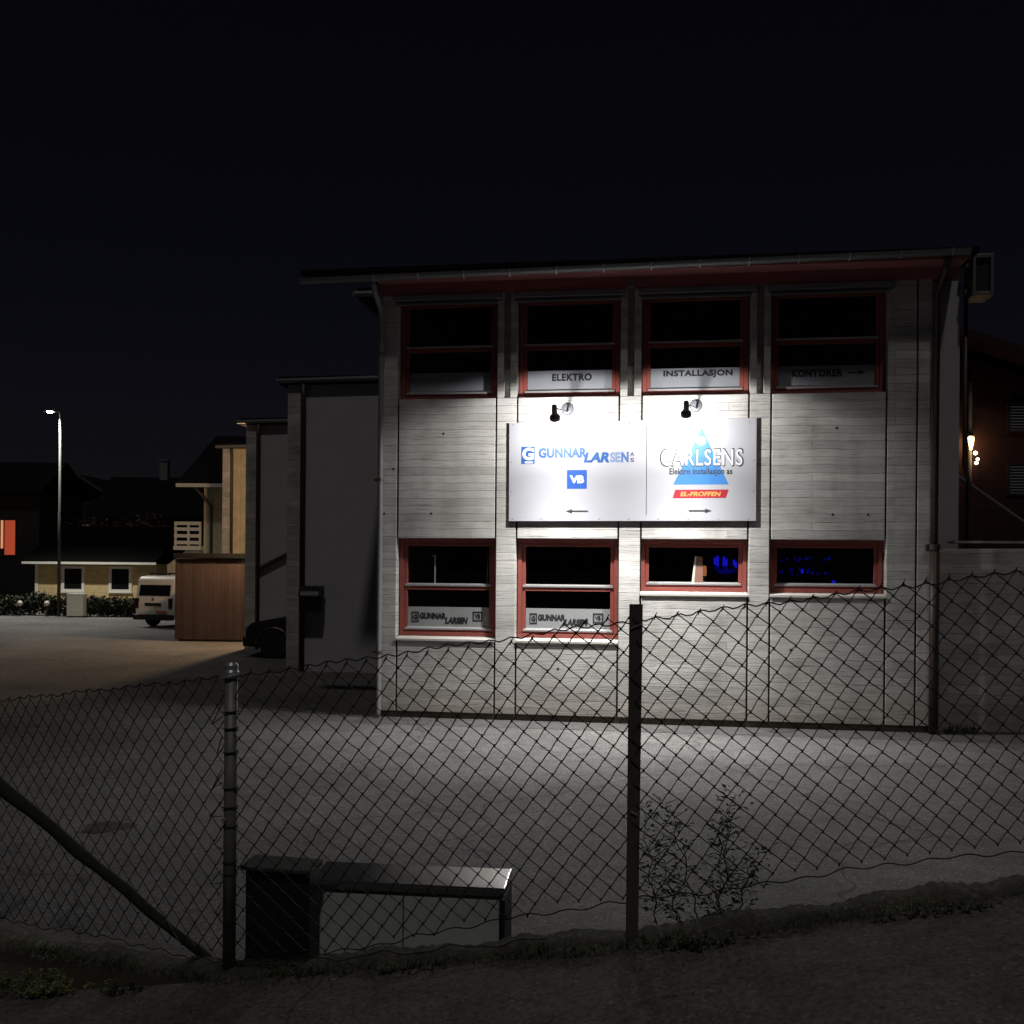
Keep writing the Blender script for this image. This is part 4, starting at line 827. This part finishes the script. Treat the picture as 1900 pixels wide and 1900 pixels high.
# ------------------------------------------------------------------ chain link fence
F = thing('chain_link_fence', 'dark sagging chain link fence on steel posts climbing along the street kerb', 'fence')
rf_ = random.Random(21)
def fence_mesh(A, Bp, e1, e2, seed):
    """A, Bp: (x, y, z_bottom, z_top); lattice steps e1 (up) and e2 (down) in (along, height)"""
    L_ = math.hypot(Bp[0] - A[0], Bp[1] - A[1]); ux, uy = (Bp[0] - A[0]) / L_, (Bp[1] - A[1]) / L_
    rr = random.Random(seed)
    def bot(s): return A[2] + (Bp[2] - A[2]) * s / L_ + .008 * math.sin(s * 5 + seed)
    def top(s): return A[3] + (Bp[3] - A[3]) * s / L_ + .0
    cache = {}
    def P(i, j):
        s = i * e1[0] + j * e2[0]; z = A[3] + i * e1[1] + j * e2[1]
        if (i, j) not in cache:
            cache[(i, j)] = (s + rr.uniform(-.002, .002) + .004 * math.sin(z * 9 + s * 2), z + rr.uniform(-.002, .002) + .005 * math.sin(s * 4.3 + seed), .008 * math.sin(s * 2.3 + z * 3))
        return cache[(i, j)]
    def W(p): return Vector((A[0] + ux * p[0] - uy * p[2], A[1] + uy * p[0] + ux * p[2], p[1]))
    mb = MB(); tops = []; ok = set()
    for i in range(-90, 140):
        for j in range(-90, 140):
            s = i * e1[0] + j * e2[0]
            if -.02 < s < L_ + .02:
                z = A[3] + i * e1[1] + j * e2[1]
                if bot(s) - .005 <= z <= top(s) + .018: ok.add((i, j))
    for (i, j) in ok:
        a = P(i, j)
        for (di, dj, off) in ((1, 0, .003), (0, 1, -.003)):
            if (i + di, j + dj) in ok:
                b = P(i + di, j + dj)
                A_, B_ = W(a), W(b); dv = B_ - A_; nrm = Vector((-uy, ux, 0))
                sideways = Vector((ux, uy, 0)) * (.0035 if di else -.0035)
                mb.tube([A_, A_ + dv * .12 + nrm * off + sideways * .5, A_ + dv * .88 + nrm * off - sideways * .5, B_], .0024, 4, False)
        c = W(a)
        mb.tube([c + Vector((0, 0, -.0065)), c + Vector((0, 0, .0)), c + Vector((0, 0, .0065))], [.0025, .0042, .0025], 4)
        if (i + 1, j) not in ok and (i, j - 1) not in ok:
            tops.append(a)
            for q in (-1, 1): mb.tube([c, c + Vector((ux * .005 * q, uy * .005 * q, (.010 + rr.uniform(0, .006)) * q))], .0019, 4)
        elif (i + 1, j) not in ok and a[1] > top(a[0]) - .06:
            mb.tube([c, W((a[0] + e1[0] * .3, min(top(a[0]), a[1] + e1[1] * .4), 0))], .002, 4)
    mk('wire_mesh', mb, M['fence_wire'], F)
    # top and bottom tension wires, scalloped between the knots
    tops.sort(); pts = []
    n = int(L_ / .022)
    for k in range(n + 1):
        s = L_ * k / n; pts.append(W((s, top(s) - .006 + .007 * math.cos(s * 2 * math.pi / (e1[0] + e2[0])) + .004 * math.sin(s * 13 + seed), .006 * math.sin(s * 31))))
    mk('tension_wire', MB().tube(pts, .0028, 6), M['fence_wire'], F)
    pts = [W((L_ * k / n, bot(L_ * k / n) + .007 * math.sin(k * .9) + .004 * math.sin(k * .37), .004 * math.cos(k * .7))) for k in range(n + 1)]
    mk('tension_wire', MB().tube(pts, .0026, 6), M['fence_wire'], F)
fence_mesh((-4.05, 6.45, .02, 1.14), (-1.19, 4.31, .42, 1.63), (.050, .059), (.059, -.0445), 1)
fence_mesh((-1.174, 4.30, .40, 1.63), (.472, 3.94, .82, 1.90), (.0362, .0503), (.0495, -.0383), 2)
fence_mesh((.472, 3.94, .82, 1.90), (2.2, 3.885, 1.075, 2.135), (.0359, .0502), (.0492, -.0384), 3)
fence_mesh((2.2, 3.885, 1.075, 2.135), (3.9, 3.84, 1.33, 2.38), (.0359, .0502), (.0492, -.0384), 4)
# loose lower wire in front of the cabinets
pts = []
for k in range(60):
    x = -1.05 + k * 1.2 / 59; pts.append((x, line_at(x, 1) - .012, line_at(x, 2) + .015 + .010 * math.sin(x * 21) + .004 * math.sin(x * 47)))
mk('tension_wire', MB().tube(pts, .0026, 6), M['fence_wire'], F)
# posts
p1 = mk('post', MB().prism_y([(-.024, 0), (.024, 0), (.026, 1.297), (-.026, 1.297)], 0, .006).box(-.003, .003, .006, .045, 0, 1.295), M['post'], F, .002, loc=(.473, 3.935, .66)); p1.rotation_euler = (0, R(.25), R(3))
p1['label'] = 'flat steel post with square top'
mk('wire_tie', MB().tube([(-.026, -.004, 1.20), (0, -.006, 1.212), (.026, -.004, 1.222)], .003, 5), M['alu'], p1); mk('wire_tie', MB().tube([(-.012, -.004, .50), (.012, -.006, .488)], .004, 5), M['alu'], p1)
p2 = mk('post', MB().tube([(0, 0, 0), (0, 0, 1.285)], .027, 16), simple('galvanised_post', (.26, .26, .24), .55, .3, .4, 14, .2), F, loc=(-1.176, 4.305, .37), smooth=True)
p2['label'] = 'round corner post wrapped with wire ends'
for z in (.42, .47, .62, .70, .78, .93, 1.03, 1.10): mk('wire_tie', MB().tube([(.031 * math.cos(a), .031 * math.sin(a), z + .012 * a / 6.28) for a in [2 * math.pi * k / 14 for k in range(16)]], .0028, 5), M['fence_wire'], p2)
for k in range(7):
    z = .25 + k * .14; mk('wire_end', MB().tube([(-.03, -.01, z), (-.05 - rf_.uniform(0, .04), -.02, z + rf_.uniform(-.04, .04)), (-.03, -.025, z + .06)], .0024, 4), M['fence_wire'], p2)
mk('post_cap', MB().lathe([(.033, -.035), (.036, -.03), (.033, -.01), (.028, .0), (.030, .018), (.02, .03), (0, .032)], (0, 0, 1.285), (0, 0, 1), 16).tube([(-.04, -.02, 1.25), (0, -.036, 1.257), (.045, -.016, 1.27)], .006, 6), M['alu'], p2)
mk('bolt', MB().lathe([(.009, 0), (.009, -.02)], (-.018, -.024, .66), (0, 1, 0), 8), M['alu'], p2)
p3 = mk('post', MB().tube([(0, 0, 0), (0, 0, 1.25)], .024, 12), M['post'], F, loc=(2.2, 3.89, .93), smooth=True)
p4 = mk('post', MB().tube([(0, 0, 0), (0, 0, 1.26)], .024, 12), M['post'], F, loc=(-2.95, 5.63, .04), smooth=True)
br_ = MB(); bpts = []; 
for k in range(12):
    u = k / 11; bpts.append((-1.25 + (-2.62 + 1.25) * u, 4.50 + .42 * u, .30 + (1.165 - .30) * u + .006 * math.sin(k * 1.9)))
mk('brace', MB().tube(bpts, [.019 + .014 * k / 11 + .0025 * math.sin(k * 2.3) for k in range(12)], 10), M['brace'], F, smooth=True)

# ------------------------------------------------------------------ plants and litter near the kerb
def weed(name, loc, hts, label, seed, leafm):
    t = thing(name, label, 'weeds', loc); r = random.Random(seed)
    for (dx, dy, h, lx) in hts:
        st = MB(); lf = MB(); pts = [(dx, dy, 0)]; n = 11
        for k in range(1, n + 1):
            u = k / n; pts.append((dx + lx * u + .012 * math.sin(k * 1.7 + dx * 40), dy + .02 * math.sin(k + dx * 9), h * u))
        st.tube(pts, [.003 * (1 - .6 * k / n) for k in range(n + 1)], 5)
        for k in range(1, n + 1):
            for q in range(r.randint(9, 16)):
                a = r.uniform(0, 6.28); p = Vector(pts[k]) + Vector((r.uniform(-.02, .02), r.uniform(-.02, .02), r.uniform(-h / n, .01)))
                tip = p + Vector((math.cos(a), math.sin(a), r.uniform(.1, .9))) * r.uniform(.01, .05)
                if r.random() < .3: st.tube([p, tip], .0016, 4)
                lf.leaf(tip, (math.cos(a), math.sin(a), r.uniform(-.3, .8)), (r.uniform(-1, 1), r.uniform(-1, 1), 1), r.uniform(.014, .036), r.uniform(.007, .016))
        q_ = mk('stem', st, M['stem'], t); mk('leaves', lf, leafm, q_)
    return t
weed('tall_weed', (.80, 4.00, .70), [(-.13, .0, .34, -.10), (-.05, .05, .46, -.12), (.02, .0, .52, .05), (.03, .03, .42, .0), (.08, .02, .30, .09), (-.22, .02, .46, -.06)], 'tall straggling weeds growing through the fence right of the square post', 4, M['leaf'])
def tuft(name, loc, n, rad, h, label, seed, m, wd_=.018, cat='weeds'):
    t = thing(name, label, cat, loc); r = random.Random(seed); lf = MB(); st = MB()
    for k in range(n):
        a = r.uniform(0, 6.28); q = math.sqrt(r.random()) ; x, y = rad[0] * q * math.cos(a), rad[1] * q * math.sin(a)
        hh = h * r.uniform(.3, 1.0); dr = Vector((r.uniform(-.6, .6), r.uniform(-.6, .6), 1)).normalized()
        st.tube([(x, y, 0), Vector((x, y, 0)) + dr * hh * .6, Vector((x, y, 0)) + dr * hh], [.002, .0015, .001], 4)
        for j in range(5):
            p = Vector((x, y, 0)) + dr * hh * (.25 + .17 * j); b_ = r.uniform(0, 6.28)
            for sg in (0, 3.14): lf.leaf(p, (math.cos(b_ + sg), math.sin(b_ + sg), r.uniform(.1, .6)), (0, 0, 1), h * r.uniform(.14, .30), wd_ * r.uniform(.6, 1.2))
    lf.add(st.v, st.f); mk('leaves', lf, m, t); return t
tuft('grass_tuft', (-2.06, 4.42, .235), 70, (.36, .08), .11, 'yellow green leafy clump at the lower left edge of the street', 8, M['grass'])
tuft('grass_tuft', (-1.62, 4.27, .30), 26, (.10, .05), .06, 'small dark tuft on the kerb between the green clump and corner post', 9, M['leaf'], .012)
tuft('grass_tuft', (.83, 3.80, .665), 60, (.26, .04), .08, 'low dark weeds at the foot of the tall straggling weeds', 10, M['leaf'], .012)
tuft('grass_tuft', (-.30, 4.02, .50), 34, (.22, .035), .05, 'mossy dark weeds on the kerb in front of the wide grey cabinet', 12, M['leaf'], .01)
tuft('grass_tuft', (1.75, 3.76, .84), 60, (.40, .03), .045, 'thin mossy weeds along the right end of the kerb', 13, M['leaf'], .01)
gb = MB(); r6 = random.Random(77)
for k in range(5200):
    x = r6.uniform(-4.2, 3.6); dens = .5 + .5 * math.sin(x * 3.7 + 1.3) * math.sin(x * 9.1)
    if r6.random() > .35 + .65 * dens: continue
    y = line_at(x, 1) - .06 + r6.gauss(0, .035); z = line_at(x, 2) - .02
    a = r6.uniform(0, 6.28); h_ = r6.uniform(.010, .050) * (.5 + .8 * dens) * (.55 if x > .9 else 1)
    gb.leaf((x, y, z), (math.cos(a) * .7, math.sin(a) * .7, r6.uniform(.3, 1.4)), (math.sin(a), -math.cos(a), .1), h_, r6.uniform(.003, .008))
tag(mk('verge_grass', gb, M['leaf'], None), 'thin dark grass and moss growing along the kerb under the fence', 'grass', None, 'stuff')
# broken edge of an old asphalt patch in the yard
pp = []
for k in range(26):
    a = 2 * math.pi * k / 26; q = 1 + .18 * math.sin(3 * a + 1) + r6.uniform(-.10, .10); pp.append((-3.19 + .20 * q * math.cos(a), 8.12 + .17 * q * math.sin(a), .004))
structure('asphalt_patch', MB().add(pp, [tuple(range(26))]), asphalt('dark_patch', .06, (1, .97, .93), .3, .3))
lt = MB(); r5 = random.Random(31)
for k in range(420):
    x = r5.uniform(-2.4, 2.4); e = edge_y(x)
    y = e - abs(r5.gauss(0, .12)) - .005 if r5.random() < .6 else e - r5.uniform(0, 1.7)
    z = street_z(x) + .012 * math.sin(3.1 * x + 1.7 * y) * min(1, (e - y)) + .006
    a = r5.uniform(0, 6.28); lt.leaf((x, y, z), (math.cos(a), math.sin(a), r5.uniform(-.05, .35)), (r5.uniform(-.4, .4), r5.uniform(-.4, .4), 1), r5.uniform(.006, .022), r5.uniform(.004, .011))
for k in range(260):
    x = r5.uniform(-1.0, 2.6); y = line_at(x, 1) + r5.uniform(.9, 2.6)
    a = r5.uniform(0, 6.28); lt.leaf((x, y, .007), (math.cos(a), math.sin(a), r5.uniform(-.02, .4)), (r5.uniform(-.4, .4), r5.uniform(-.4, .4), 1), r5.uniform(.01, .032), r5.uniform(.006, .016))
tag(mk('leaf_litter', lt, M['litter'], None), 'small fallen leaves scattered over street edge and lot', 'leaf litter', None, 'stuff')
tag(mk('paper_stick', MB().tube([(-2.22, 4.20, .215), (-2.12, 4.21, .235)], .006, 6), M['white_letter']), 'thin pale stick lying by the green clump at lower left', 'litter')
